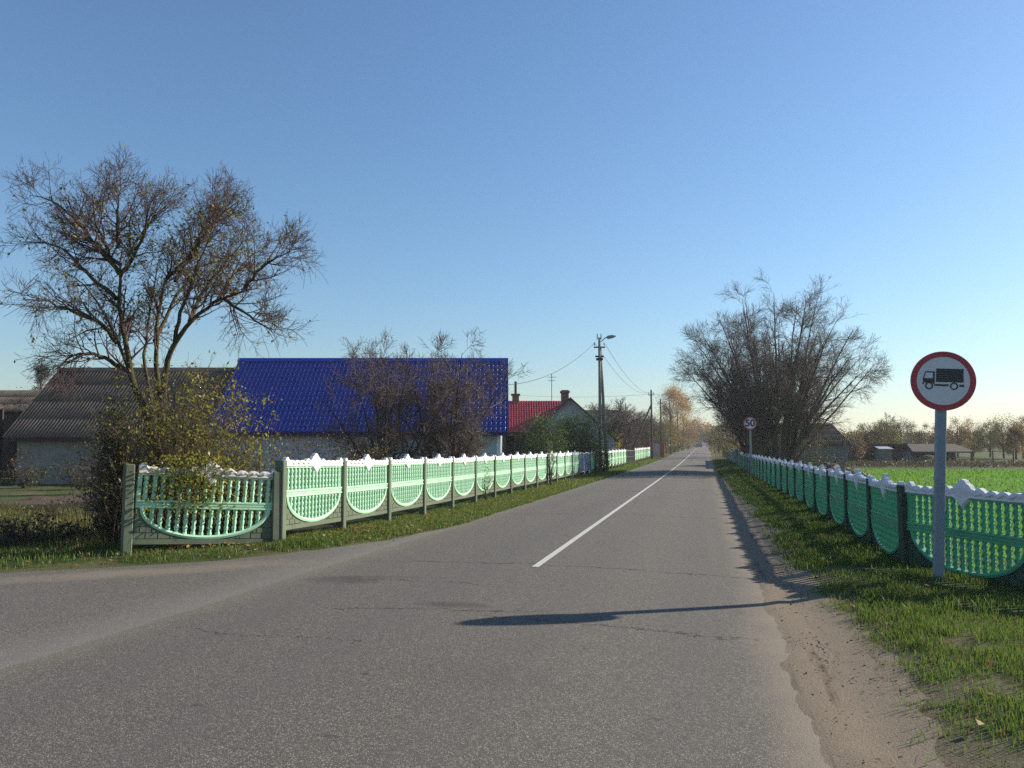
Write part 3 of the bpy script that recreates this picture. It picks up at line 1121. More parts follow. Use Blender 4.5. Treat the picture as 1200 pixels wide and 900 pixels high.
sp = P(1098, 600, 8.9)
sgn, pl = round_sign('truck_ban_sign', 'large round red bordered road sign with a black truck on its square grey pole', (sp[0], sp[1], 0), R(-2), .332, 2.25, .815, .102, -.4)
sgn.rotation_euler = (0, R(3.0), R(-2))
b = MB()
r_ = .332
ya, yb = -.0105, -.0076


def pg(pts):
    b.prism([(x * r_, z * r_) for x, z in pts][::-1], ya, yb)


pg([(-.22, -.04), (.61, -.04), (.61, .415), (-.22, .415)])                 # cargo box
pg([(-.27, -.11), (.175, -.11), (.155, -.175), (-.27, -.175)])             # chassis
pg([(.49, -.11), (.635, -.11), (.635, -.185), (.49, -.185)])               # rear bumper
pg([(-.635, .08), (-.26, .08), (-.26, -.07), (-.60, -.07)])                # bonnet below the cab window
pg([(-.635, -.068), (-.575, -.068), (-.60, -.135), (-.635, -.125)])
pg([(-.575, -.068), (-.26, -.068), (-.27, -.108), (-.30, -.108), (-.345, -.06 - .012), (-.52, -.072)])
pg([(-.62, .082), (-.585, .082), (-.525, .315), (-.55, .315)])             # windscreen pillar
pg([(-.55, .317), (-.26, .317), (-.26, .275), (-.538, .275)])              # cab roof
pg([(-.315, .082), (-.26, .082), (-.26, .273), (-.315, .273)])             # rear pillar of the cab
for cx in (-.43, .33):
    disc(b, r_ * .082, r_ * .125, ya, yb, 32, cx * r_, -.17 * r_ - .0)
b.build('truck_symbol', SIGNBLACK, pl)

s50 = P(880, 540, 42)
sgn2, pl2 = round_sign('speed_limit_sign', 'small round road sign reading 50 in front of the bare bushy tree', (s50[0], s50[1], float(ground_z(s50[0], s50[1]))), R(-2), .35, 1.5 + 28 * 42 / 933 - .02, .80, .10, -.4)
fc = bpy.data.curves.new('digits', 'FONT')
fc.body = '50'
fc.align_x = 'CENTER'
fc.align_y = 'CENTER'
fc.size = .50
fc.extrude = .0012
fc.offset = .018
fo = bpy.data.objects.new('digits', fc)
COL.objects.link(fo)
bpy.context.view_layer.update()
me = bpy.data.meshes.new_from_object(fo.evaluated_get(bpy.context.evaluated_depsgraph_get()))
bpy.data.objects.remove(fo)
me.materials.clear()
me.materials.append(surf('sign_navy', (.01, .014, .03), (.012, .016, .035), 2, .4, .4))
dg = ob('digits', me, pl2)
dg.rotation_euler = (math.pi / 2, 0, 0)
dg.location = (0, -.0105, 0)
# ------------------------------------------------------------------ buildings (laid out facing the junction)
def site(name, label, cat, xc, zc, rz=PSI, z=None):
    p = CF(xc, zc)
    return thing(name, label, cat, (p[0], p[1], float(ground_z(p[0], p[1])) if z is None else z), rz)


def wave_roof(name, x0, x1, ye, ze, yr, zr, period, amp, row, lap, mat, parent, ribs=False, back=True):
    """profiled sheets on two slopes; rows of sheets overlap down the slope"""
    nper = max(2, int(round((x1 - x0) / period)))
    per = 8
    xs_ = np.linspace(x0, x1, nper * per + 1)
    ph = (np.arange(nper * per + 1) % per) / per
    if ribs:
        wv = np.interp(ph, [0, .25, .375, .5, .625, .75, 1], [0, .05, .7, 1, .7, .05, 0]) * amp
    else:
        wv = (np.cos(ph * 2 * math.pi) * .5 + .5) * amp
    parts = []
    for side in ((1, -1) if back else (1,)):
        L = math.hypot(yr - ye, zr - ze)
        nrow = max(1, int(round(L / row)))
        dirv = np.array([0, (yr - ye) / L * side, (zr - ze) / L])
        nrm = np.array([0, -(zr - ze) / L * side, (yr - ye) / L])
        start = np.array([0, ye if side == 1 else 2 * yr - ye, ze])
        for k in range(nrow):
            a, b_ = L * k / nrow, L * (k + 1) / nrow + .05
            vs = []
            for s_, off in ((a, lap), (a, lap), (b_, 0.0)):
                vs.append((s_, off))
            pts = []
            jx = 0
            for s_, off, low in ((a, -.004, True), (a, lap, False), (min(b_, L), 0.0, False)):
                base = start + dirv * s_
                q = base[None] + nrm[None] * ((wv if not low else wv) + off)[:, None]
                q[:, 0] = xs_
                pts.append(q)
            V = np.stack(pts, 0).reshape(-1, 3)
            n = len(xs_)
            i = (np.arange(2)[:, None] * n + np.arange(n - 1)[None]).ravel()
            Q = np.stack([i, i + 1, i + 1 + n, i + n], 1) if side == 1 else np.stack([i, i + n, i + 1 + n, i + 1], 1)
            parts.append((V, Q, 0))
    V, Q, mi = join_np(parts)
    return ob(name, np_mesh(name, V, Q, None, [mat], smooth=False), parent)


def gable_walls(b, x0, x1, y0, y1, ze, zr, t_=.25):
    ym = (y0 + y1) / 2
    b.box(x0, x1, y0, y0 + t_, -.4, ze)
    b.box(x0, x1, y1 - t_, y1, -.4, ze)
    for xx in (x0 + .003, x1 - t_ - .003):
        poly = [(y0 + t_, -.4), (y1 - t_, -.4), (y1 - t_, ze - .02), (ym, zr - .05), (y0 + t_, ze - .02)]
        v = [(xx, y, z) for y, z in poly] + [(xx + t_, y, z) for y, z in poly]
        n = 5
        f = [tuple(range(n - 1, -1, -1)), tuple(range(n, 2 * n))] + [(i, (i + 1) % n, (i + 1) % n + n, i + n) for i in range(n)]
        b.add(v, f)
    return b


def brick_mat(name, c1, c2, mortar, scale=1.0, wash=None):
    t = NT(name)
    tc = t.n('ShaderNodeTexCoord')
    mp = t.n('ShaderNodeMapping')
    mp.inputs['Rotation'].default_value = (math.pi / 2, 0, 0)
    mp.inputs['Scale'].default_value = (1, 1, 1)
    t.l(tc.outputs['Object'], mp.inputs['Vector'])
    br = t.n('ShaderNodeTexBrick')
    br.inputs['Color1'].default_value = (*c1, 1)
    br.inputs['Color2'].default_value = (*c2, 1)
    br.inputs['Mortar'].default_value = (*mortar, 1)
    br.inputs['Scale'].default_value = scale
    br.inputs['Mortar Size'].default_value = .012
    br.inputs['Brick Width'].default_value = .27
    br.inputs['Row Height'].default_value = .085
    t.l(mp.outputs[0], br.inputs['Vector'])
    p = t.pos()
    n = t.noise(p, 1.1, 6, .7)
    f = t.noise(p, 18, 4, .7)
    col = br.outputs['Color']
    if wash:
        col = t.mix(t.ramp(n, [(.38, .45), (.62, .0)]), col, wash)
    col = t.mix(t.ramp(f, [(.3, .5), (.6, 0.0)]), col, tuple(x * .5 for x in c1))
    t.bsdf(col, .92, .1, 0, br.outputs['Fac'], -.4, .01)
    return t.m


SLATE = NT('old_fibre_cement')
p = SLATE.pos()
n1 = SLATE.noise(p, .7, 6, .7)
n2 = SLATE.noise(p, 9, 5, .75)
n3 = SLATE.noise(p, 2.2, 3, .6)
col = SLATE.mix(n2, (.085, .063, .047), (.225, .18, .142))
col = SLATE.mix(SLATE.ramp(n1, [(.40, .0), (.65, .85)]), col, (.065, .052, .048))
col = SLATE.mix(SLATE.ramp(n3, [(.55, .0), (.75, .5)]), col, (.07, .075, .03))
SLATE.bsdf(col, .9, .15, 0, n2, .4, .01)
SLATE = SLATE.m
BLUEROOF = surf('blue_sheet_metal', (.0035, .026, .32), (.0025, .018, .25), .8, .33, .6, fine=25, bstr=.05)
REDROOF = surf('red_sheet_metal', (.58, .05, .06), (.48, .04, .05), .8, .4, .45, fine=25, bstr=.03)
SIDING = NT('grey_blue_siding')
p = SIDING.pos()
n1 = SIDING.noise(p, 1.2, 5, .6)
SIDING.bsdf(SIDING.mix(n1, (.34, .42, .45), (.42, .50, .53)), .55, .35)
SIDING = SIDING.m
DARKWOOD = surf('dark_timber', (.045, .036, .03), (.075, .06, .05), 3, .9, .1, streak=(6, 6, .4))
OLDWOOD = surf('old_timber', (.20, .13, .08), (.13, .09, .06), 3, .9, .1, streak=(6, 6, .4))

# long barn, blue half
bl = site('blue_roofed_house', 'low house with shiny royal blue metal roof and grey blue siding behind two bare trees', 'house', -6.65, 34, z=0)
X0, X1 = -6.45, 6.45
W0, W1 = X0 + .02, X1 - .3
b = gable_walls(MB(), W0, W1, .42, 7.6, 2.12, 5.6)
wl = b.build('wall', SIDING, bl)
b = MB()
nrow = 14
for k in range(nrow):
    z0 = .1 + k * .145
    v = [(W0 + .02, .40, z0), (W1 - .02, .40, z0), (W1 - .02, .415, z0 + .143), (W0 + .02, .415, z0 + .143), (W0 + .02, .418, z0), (W1 - .02, .418, z0)]
    b.add(v, [(0, 1, 2, 3), (0, 4, 5, 1)])
b.build('siding', SIDING, bl)
b = MB()
b.box(W1 - .16, W1 + .012, .375, .399, 0, 2.13)
b.box(W1 + .002, W1 + .02, .40, .55, 0, 2.13)
b.build('corner_board', M['white'], bl)
wave_roof('roof', X0, X1, 0, 2.16, 4, 5.70, .20, .068, .36, .018, BLUEROOF, bl, ribs=True)
b = MB()
b.prism([(X0, 0)] * 0 + [(-.22, -.16), (0, .03), (.22, -.16), (.20, -.19), (0, -.01), (-.20, -.19)], X0 - .02, X1 + .02)
rc = b.build('ridge_cap', BLUEROOF, bl)
rc.rotation_euler = (0, 0, -math.pi / 2)
rc.location = (0, 4, 5.78)
for v in rc.data.vertices:      # prism was swept along y: keep it running along the ridge
    pass
b = MB()
b.box(X0, X1, -.05, -.02, 2.02, 2.19)
b.box(X0, X1, -.02, .40, 2.06, 2.075)
b.build('fascia', surf('dark_blue_trim', (.012, .016, .10), (.01, .013, .08), 3, .5), bl)
b = MB()
sl_ = (5.70 - 2.16) / 4
for xx in (X1 - .01,):
    for s_ in (0, 1):
        ys_ = [(0, 2.10), (4, 5.66), (4, 5.80), (0, 2.24)] if s_ == 0 else [(4, 5.66), (8, 2.10), (8, 2.24), (4, 5.80)]
        v = [(xx, y, z) for y, z in ys_] + [(xx + .03, y, z) for y, z in ys_]
        b.add(v, [(3, 2, 1, 0), (4, 5, 6, 7)] + [(i, (i + 1) % 4, (i + 1) % 4 + 4, i + 4) for i in range(4)])
b.build('barge_board', BLUEROOF, bl)

# long barn, grey half
gb = site('grey_shed', 'old shed with corrugated grey roof and whitewashed brick wall behind the leafy garden tree', 'shed', -17.3, 34, z=0)
gable_walls(MB(), -4.05, 4.20, .45, 7.6, 1.88, 5.15).build('brick_wall', brick_mat('whitewashed_brick', (.22, .17, .14), (.28, .23, .20), (.30, .29, .27), 1.0, (.40, .40, .38)), gb)
wave_roof('roof', -4.4, 4.18, 0, 1.92, 4, 5.24, .15, .055, 1.25, .010, SLATE, gb)
b = MB()
b.prism([(-.2, -.17), (0, .03), (.2, -.17), (.18, -.2), (0, -.02), (-.18, -.2)], -4.4, 4.18)
rc = b.build('ridge_cap', SLATE, gb)
rc.rotation_euler = (0, 0, -math.pi / 2)
rc.location = (0, 4, 5.32)
b = MB()
b.box(-4.3, 4.17, .02, .05, 1.80, 1.93)
b.box(-4.3, 4.17, .30, .44, 1.80, 1.86)
b.build('eaves_board', DARKWOOD, gb)

# far left lean-to and shed roofs
lt = site('lean_to', 'dark timber lean-to with small corrugated roof at the left end of the grey shed', 'shed', -24.6, 33.5, z=0)
wave_roof('roof', -2.6, 2.3, -.3, 2.55, 1.6, 3.3, .145, .036, 1.2, .018, SLATE, lt, back=False)
b = MB()
b.box(-2.5, 2.2, 1.5, 1.6, -.3, 3.2)
b.box(2.12, 2.2, .2, 1.5, -.3, 2.6)
for xx in (-2.3, -.6, 1.1):
    b.box(xx, xx + .12, -.1, .02, -.3, 2.58)
b.build('timber_wall', DARKWOOD, lt)
os_ = site('back_shed', 'weathered grey shed roof rising behind the lean-to at the left edge', 'shed', -27.5, 42, z=0)
gable_walls(MB(), -4, 4.2, .3, 5.7, 3.3, 4.6).build('timber_wall', DARKWOOD, os_)
wave_roof('roof', -4.2, 4.4, 0, 3.4, 3, 4.75, .145, .036, 1.2, .018, SLATE, os_)

# red house
rh = site('red_roofed_house', 'house with red tiled metal roof, dark grey side wing gable and two chimneys', 'house', 0, 62)
zb = -rh.location.z
gable_walls(MB(), -9, 3.2, 3.9, 12.2, 2.9, 5.4).build('wall', surf('ochre_plaster', (.40, .27, .13), (.32, .21, .10), 2, .9, .1, fine=4, bstr=.05), rh)
wave_roof('roof', -9.3, 4.5, 3.3, 2.75, 8, 5.6, .22, .04, .36, .02, REDROOF, rh, ribs=True)
AXC, HW, ZE, ZA = 4.55, 3.75, 2.0, 5.42
b = MB()
poly = [(AXC - HW + .3, -.4), (AXC + HW - .3, -.4), (AXC + HW - .3, ZE + .15), (AXC, ZA - .10), (AXC - HW + .3, ZE + .15)]
b.prism(poly, .3, 8.2)
b.build('gable_wall', surf('grey_render', (.48, .48, .50), (.40, .40, .42), 1.5, .9, .1, fine=4, bstr=.05), rh)
b = MB()
for s_ in (-1, 1):
    pr = [(AXC, ZA), (AXC + s_ * HW, ZE), (AXC + s_ * HW, ZE - .12), (AXC, ZA - .12)]
    if s_ == 1:
        pr = pr[::-1]
    b.prism(pr, -.15, 8.2)
b.build('wing_roof', surf('brown_roof_sheet', (.09, .05, .05), (.06, .04, .04), 2, .8, .2), rh)
CHIMB = surf('chimney_brick', (.30, .13, .09), (.22, .10, .075), 5, .9, .1, fine=25, bstr=.5)
b = MB()
b.bbox(AXC - .62, AXC - .02, 1.3, 1.85, 4.6, 5.85, .02)
b.bbox(AXC - .70, AXC + .06, 1.22, 1.93, 5.85, 6.02, .03)
ch = b.build('chimney', CHIMB, rh)
MB().bbox(AXC - .6, AXC - .04, 1.32, 1.83, 6.02, 6.08, .01).build('chimney_cap', M['wire'], ch)
b = MB()
b.bbox(.02, .62, 7.6, 8.2, 5.3, 6.05, .02)
b.bbox(-.08, .72, 7.5, 8.3, 6.05, 6.22, .03)
ch = b.build('chimney', CHIMB, rh)
b = MB()
b.tube([(.32, 7.9, 6.2), (.32, 7.9, 7.25)], .12, 10)
b.tube([(.32, 7.9, 7.25), (.32, 7.9, 7.32)], [.17, .05], 10)
b.build('flue_pipe', M['wire'], ch)
b = MB()
b.tube([(3.5, 8, 5.5), (3.5, 8, 8.0)], .03, 5)
b.tube([(3.1, 8, 7.7), (3.9, 8, 7.7)], .02, 5)
b.tube([(3.2, 8, 7.4), (3.8, 8, 7.4)], .02, 5)
b.build('antenna', M['wire'], rh)
b = MB()
b.box(-6.2, -5.0, 3.86, 3.89, 1.0, 2.3)
b.build('window', surf('window_glass', (.03, .035, .04), (.04, .045, .05), 2, .1, .5), rh)

ws = site('woodshed', 'dark timber woodshed with orange brown posts between the blue and red houses', 'shed', .9, 50)
b = gable_walls(MB(), -1.3, 4.0, .4, 4.5, 2.2, 2.9, .12)
b.build('timber_wall', DARKWOOD, ws)
b = MB()
b.box(-1.6, 4.2, 0, 5.0, 2.25, 2.33)
b.build('roof', SLATE, ws)
for k, xx in enumerate((-1.45, -.75, .9, 2.6)):
    MB().bbox(xx, xx + .13, -.0, .13, -.3, 2.25, .01).build('post', OLDWOOD, ws)

ob2 = site('outbuilding', 'plain dark grey roofed outbuilding half hidden behind the gable and the near pole', 'outbuilding', 8.2, 84)
gable_walls(MB(), -2.6, 3.6, .4, 6.6, 3.2, 5.2).build('wall', surf('outbuilding_plaster', (.28, .27, .26), (.22, .21, .20), 2, fine=4, bstr=.05), ob2)
b = MB()
b.add([(-2.9, 0, 3.2), (3.9, 0, 3.2), (3.9, 3.5, 5.5), (-2.9, 3.5, 5.5), (-2.9, 7, 3.2), (3.9, 7, 3.2), (-2.9, 0, 3.05), (3.9, 0, 3.05), (3.9, 3.5, 5.35), (-2.9, 3.5, 5.35), (-2.9, 7, 3.05), (3.9, 7, 3.05)],
      [(0, 1, 2, 3), (3, 2, 5, 4), (7, 6, 9, 8), (8, 9, 10, 11), (1, 0, 6, 7), (1, 7, 8, 2), (2, 8, 11, 5), (0, 3, 9, 6), (3, 4, 10, 9), (4, 5, 11, 10)])
b.build('roof', surf('dark_slate_roof', (.07, .07, .075), (.10, .10, .10), 3, .85), ob2)

# right side: block wall shed, cellar barn, open shed
sh = site('block_shed', 'long low shed of pale grey blocks under brown sloping roof behind the big bare tree', 'shed', 22.4, 62)
gable_walls(MB(), -1.6, 3.8, .3, 7.2, 1.55, 3.0).build('block_wall', brick_mat('pale_blocks', (.19, .20, .195), (.24, .25, .24), (.12, .12, .115), .42), sh)
wave_roof('roof', -1.9, 4.0, 0, 1.60, 3.9, 3.45, .16, .03, 1.2, .015, surf('brown_sheet_roof', (.055, .045, .04), (.085, .07, .06), 1.5, .9, .1), sh)

cb = site('cellar_barn', 'dark low barn with black roof and pale plank porch across the green field', 'barn', 33.6, 71)
zb = 0
b = MB()
pr = [(-3.2, -.3), (-1.55, 1.72), (1.5, 1.72), (3.0, -.3), (2.7, -.3), (1.4, 1.5), (-1.45, 1.5), (-2.9, -.3)]
b.prism(pr[::-1], 0, 6)
b.build('roof', surf('tar_roof', (.03, .026, .028), (.045, .04, .04), 2, .85, .15), cb)
b = MB()
b.prism([(-2.9, -.3), (2.7, -.3), (1.4, 1.48), (-1.45, 1.48)], .5, .6)
b.build('plank_wall', DARKWOOD, cb)
b = MB()
b.box(-1.35, -.25, -.9, .3, -.3, 1.28)
pc = b.build('porch', surf('grey_planks', (.17, .17, .165), (.13, .13, .125), 3, .9, .1, streak=(6, 6, .4)), cb)
b = MB()
b.add([(-1.45, -1.0, 1.29), (-.15, -1.0, 1.29), (-.35, .6, 1.66), (-1.45, .6, 1.66), (-1.45, -1.0, 1.23), (-.15, -1.0, 1.23), (-.35, .6, 1.60), (-1.45, .6, 1.60)],
      [(0, 1, 2, 3), (7, 6, 5, 4), (0, 4, 5, 1), (1, 5, 6, 2), (2, 6, 7, 3), (3, 7, 4, 0)])
b.build('porch_roof', surf('pale_sheet', (.50, .50, .52), (.42, .42, .44), 3, .5, .4), pc)
b = MB()
b.prism([(.2, -.3), (2.4, -.3), (1.45, 1.05)], -.5, .45)
b.build('gable_porch', surf('grey_gable', (.13, .13, .14), (.10, .10, .11), 3, .9), cb)

op = site('open_shed', 'long brown roofed open shed joined to the right of the black cellar barn', 'shed', 40.0, 75, z=-.05)
b = MB()
b.add([(-3.4, -.2, 1.22), (3.4, -.2, 1.22), (3.4, 3.2, 1.95), (-3.4, 3.2, 1.95), (-3.4, -.2, 1.1), (3.4, -.2, 1.1), (3.4, 3.2, 1.83), (-3.4, 3.2, 1.83)],
      [(0, 1, 2, 3), (7, 6, 5, 4), (0, 4, 5, 1), (1, 5, 6, 2), (2, 6, 7, 3), (3, 7, 4, 0)])
b.build('roof', surf('brown_board_roof', (.08, .065, .055), (.06, .05, .042), 2, .9), op)
b = MB()
b.box(-3.3, 3.3, 3.0, 3.1, -.3, 1.8)
b.build('back_wall', DARKWOOD, op)
for xx in (-3.2, -1.2, 1.0, 3.1):
    MB().box(xx, xx + .14, 0, .14, -.3, 1.12).build('post', OLDWOOD, op)

# heap of rubble behind the right fence
hp = CF(17.0, 42.5)
V, T_ = [], []
b = MB()
for k in range(150):
    a, rr = RNG.uniform(0, 6.28), RNG.uniform(0, 1) ** .6
    x, y = 1.9 * rr * math.cos(a), .9 * rr * math.sin(a)
    z = .62 * (1 - rr) * RNG.uniform(.5, 1) + .05
    s_ = RNG.uniform(.08, .2)
    Mx = Euler(RNG.uniform(0, 6, 3)).to_matrix()
    vs = [Vector((sx * s_ * .9, sy * s_ * .5, sz * s_ * .4)) for sx in (-1, 1) for sy in (-1, 1) for sz in (-1, 1)]
    vs = [(Mx @ v) + Vector((x, y, z)) for v in vs]
    b.add(vs, [(0, 1, 3, 2), (4, 6, 7, 5), (0, 4, 5, 1), (2, 3, 7, 6), (0, 2, 6, 4), (1, 5, 7, 3)])
t = NT('rubble')
g_ = t.n('ShaderNodeNewGeometry')
t.bsdf(t.ramp(g_.outputs['Random Per Island'], [(0, (.10, .075, .06)), (.4, (.26, .22, .19)), (.7, (.34, .20, .14)), (1, (.55, .52, .5))]), .95, .1)
o = b.build('rubble_heap', t.m)
o.location = (hp[0], hp[1], float(ground_z(hp[0], hp[1])))
tag(o, 'heap of broken bricks and pale rubble behind the right fence below the block shed', 'rubble heap')

# ------------------------------------------------------------------ poles, lamp, wires
def pole(name, label, px, d, ztop, r0=.15, xw=None, brace=None):
    x, y = PX(px, d)
    gz_ = float(ground_z(x, y))
    o = thing(name, label, 'utility pole', (x, y, gz_), PSI, 'utility poles along the left kerb')
    h = ztop - gz_
    pm = M['pole'] if d < 60 else M['pole_dark']
    MB().tube([(0, 0, -.5), (0, 0, h * .5), (0, 0, h)], [r0, r0 * .9, r0 * .72], 12).build('shaft', pm, o, True)
    b = MB()
    cw = .34 if d < 60 else .3
    b.box(-cw, cw, -.05, .05, h - .62, h - .54)
    b.build('crossarm', M['pole'], o)
    for sx in (-.29, .29):
        MB().tube([(sx, 0, h - .52), (sx, 0, h - .42), (sx, 0, h - .36), (sx, 0, h - .28)], [.02, .05, .06, .03], 8).build('insulator', M['white'], o)
    if brace:
        dx, dy, top = brace
        MB().tube([(dx, dy, -.3), (.05, .05, h * top)], [r0, r0 * .8], 10).build('brace_post', pm, o, True)
    return o, h


POLES = []
pdat = [(703.5, 47, 8.05, 'tall grey pole with a street lamp arm and a close leaning brace', (.5, .7, .93)),
        (764, 89, 8.0, 'second pole from the lamp pole, propped by a long slanting brace', (-2.75, .8, .80)),
        (775, 106, 8.0, 'slim pole just past the slanting brace above the red gateway', None),
        (786, 126, 8.2, 'slim pole standing against the lower orange foliage', None),
        (794.5, 150, 8.4, 'slim pole directly in front of the tall orange tree', None),
        (801.5, 178, 8.6, 'slim pole just right of the tall orange tree', None),
        (805.5, 208, 8.7, 'small distant pole, third from the road end', None),
        (808.5, 238, 8.8, 'small distant pole, second from the road end', None),
        (811, 272, 9.0, 'smallest and most distant pole near the road end', None)]
for px, d, zt, lb, br in pdat:
    o, h = pole('utility_pole', lb, px, d, zt, (.10 if d < 60 else .125), brace=br)
    POLES.append((np.array(o.location), h, o))
lo, lh, lobj = POLES[0]
b = MB()
b.tube([(.1, 0, lh - .25), (.35, -.05, lh - .02), (.45, -.05, lh + .02)], .028, 8)
arm = b.build('lamp_arm', M['galv'], lobj)
b = MB()
b.tube([(.42, -.05, lh - .01), (.52, -.05, lh + .01), (.8, -.05, lh + .06), (.98, -.05, lh + .08)], [.05, .11, .10, .03], 10)
b.build('lamp_head', M['galv'], arm)
b = MB()
b.box(-.25, .25, -.05, .05, lh - 1.18, lh - 1.08)
b.box(-.19, .19, -.19, .19, lh - 1.35, lh - 1.24)
b.build('bracket', M['wire'], lobj)
for sx in (-.12, .1):
    MB().tube([(sx, 0, lh - .1), (sx, 0, lh + .22)], .03, 6).build('pin', M['wire'], lobj)


def wire(a, c, sag, label):
    n = 17
    pts = []
    for k in range(n):
        t_ = k / (n - 1)
        q = np.array(a) * (1 - t_) + np.array(c) * t_
        q[2] -= sag * 4 * t_ * (1 - t_)
        pts.append(q)
    o = MB().tube(pts, .012, 4).build('overhead_wire', M['wire'])
    tag(o, label, 'wire', 'overhead wires between the poles')


for k in range(4):
    a, ha, _ = POLES[k]
    c, hc, _ = POLES[k + 1]
    for sx in (-.29, .29):
        off = RIGHT * sx
        wire(a + off + [0, 0, ha - .3], c + off + [0, 0, hc - .3], .8 + .2 * (k == 0), ['left', 'right'][sx > 0] + ' overhead wire of the span ' + ['from the lamp pole to the pole with slanting brace', 'from the slanting braced pole to the next slim pole', 'between the two slim poles past the red gateway', 'reaching the pole before the tall orange tree'][k])
wire(P(697.5, 401, 47), P(594, 451, 36), .55, 'service wire sagging from the lamp pole to the blue roofed house')
wire(P(762, 462, 89), P(560, 458, 120), .6, 'thin wire running far left from the braced pole above the red roof')
wire(P(764, 461, 89), P(850, 468, 70), .3, 'thin wire crossing the road from the braced pole towards the bare bushy tree')
# ------------------------------------------------------------------ foliage palettes
LF = {}
LF['yellowgreen'] = leafmat('leaf_yellow_green', [(.12, .15, .025), (.22, .23, .035), (.36, .31, .04), (.15, .18, .03), (.20, .13, .035)], .5)
LF['darkshrub'] = leafmat('leaf_dark_shrub', [(.03, .045, .015), (.06, .075, .02), (.09, .06, .025), (.05, .06, .02), (.15, .12, .03)], .3)
LF['green'] = leafmat('leaf_green', [(.08, .13, .035), (.11, .17, .045), (.16, .22, .05), (.09, .14, .035), (.42, .36, .26)], .5)
LF['orange'] = leafmat('leaf_orange', [(.20, .105, .035), (.26, .15, .045), (.16, .09, .035), (.20, .15, .05), (.13, .09, .04)])
LF['tan'] = leafmat('leaf_tan', [(.36, .20, .06), (.42, .25, .07), (.30, .17, .055), (.36, .23, .09)], .5)
LF['brownred'] = leafmat('leaf_brown_red', [(.14, .06, .035), (.20, .09, .045), (.10, .055, .035), (.24, .13, .06), (.12, .10, .04)])
LF['yellow'] = leafmat('leaf_yellow', [(.34, .27, .02), (.42, .33, .03), (.25, .22, .03), (.30, .20, .03)])
LF['drab'] = leafmat('leaf_drab', [(.07, .07, .035), (.11, .10, .05), (.14, .11, .06), (.06, .075, .03), (.10, .075, .05)], .3)
LF['olive'] = leafmat('leaf_olive', [(.10, .11, .03), (.16, .15, .035), (.20, .17, .05), (.08, .09, .03)], .35)
LF['conifer'] = leafmat('needle_dark', [(.03, .045, .022), (.045, .06, .03), (.025, .035, .018)], .15)
LF['bluegrey'] = leafmat('leaf_far', [(.06, .08, .07), (.08, .10, .085), (.05, .065, .06)], .2)


def finish_tree(name, label, cat, origin, trunk_groups, crown_parts, crown_mats, bark, group=None, trunk_name='trunk', crown_name='crown'):
    """trunk_groups: tubes in world coords; crown_parts: [(V, quads, material index)] in world coords"""
    o = thing(name, label, cat, origin, 0, group)
    og = np.asarray(origin, float)
    if trunk_groups:
        V, Q = tubes(trunk_groups)
        ob(trunk_name, np_mesh(trunk_name, V - og, Q, None, [bark], smooth=True), o)
    V, Q, mi = join_np(crown_parts)
    ob(crown_name, np_mesh(crown_name, V - og, Q, None, crown_mats, mi), o)
    return o


def limb(px, d0, r0, r1, n=14, jit=.012, rng=RNG, cut=.86):
    pts = np.array([P(a, b, d0 + c) for a, b, c in px])
    q = resample(pts, 40, 0, rng)
    q = resample(q[:int(40 * cut)], n, jit, rng)
    t_ = np.linspace(0, 1, n)
    return q[None], (r0 * (1 - t_) ** .8 + r1)[None]


# ---- large half bare garden tree behind the corner bay
rg = np.random.default_rng(11)
D0 = 13.0
trunks = [limb([(186, 560, 0), (186, 535, 0), (172, 490, 0), (158, 450, 0), (146, 405, -.1), (139, 350, -.2), (140, 317, -.25), (146, 270, -.35), (150, 235, -.4), (162, 200, -.4)], D0, .070, .007, 22, .012, rg, .77),
          limb([(190, 560, .1), (189, 500, .1), (185, 450, .15), (181, 400, .2), (188, 352, .3), (200, 310, .4), (211, 275, .5), (222, 240, .55), (240, 205, .6)], D0, .056, .006, 20, .012, rg, .77),
          limb([(191, 470, .1), (194, 430, .05), (203, 400, 0), (227, 373, -.2), (254, 353, -.4), (287, 340, -.6), (310, 336, -.7), (335, 323, -.8)], D0, .050, .006, 18, .012, rg),
          limb([(186, 520, .3), (172, 440, .5), (166, 415, .6), (176, 378, .8), (180, 330, 1.0), (196, 270, 1.2), (205, 230, 1.3)], D0, .034, .005, 16, .015, rg, .77)]
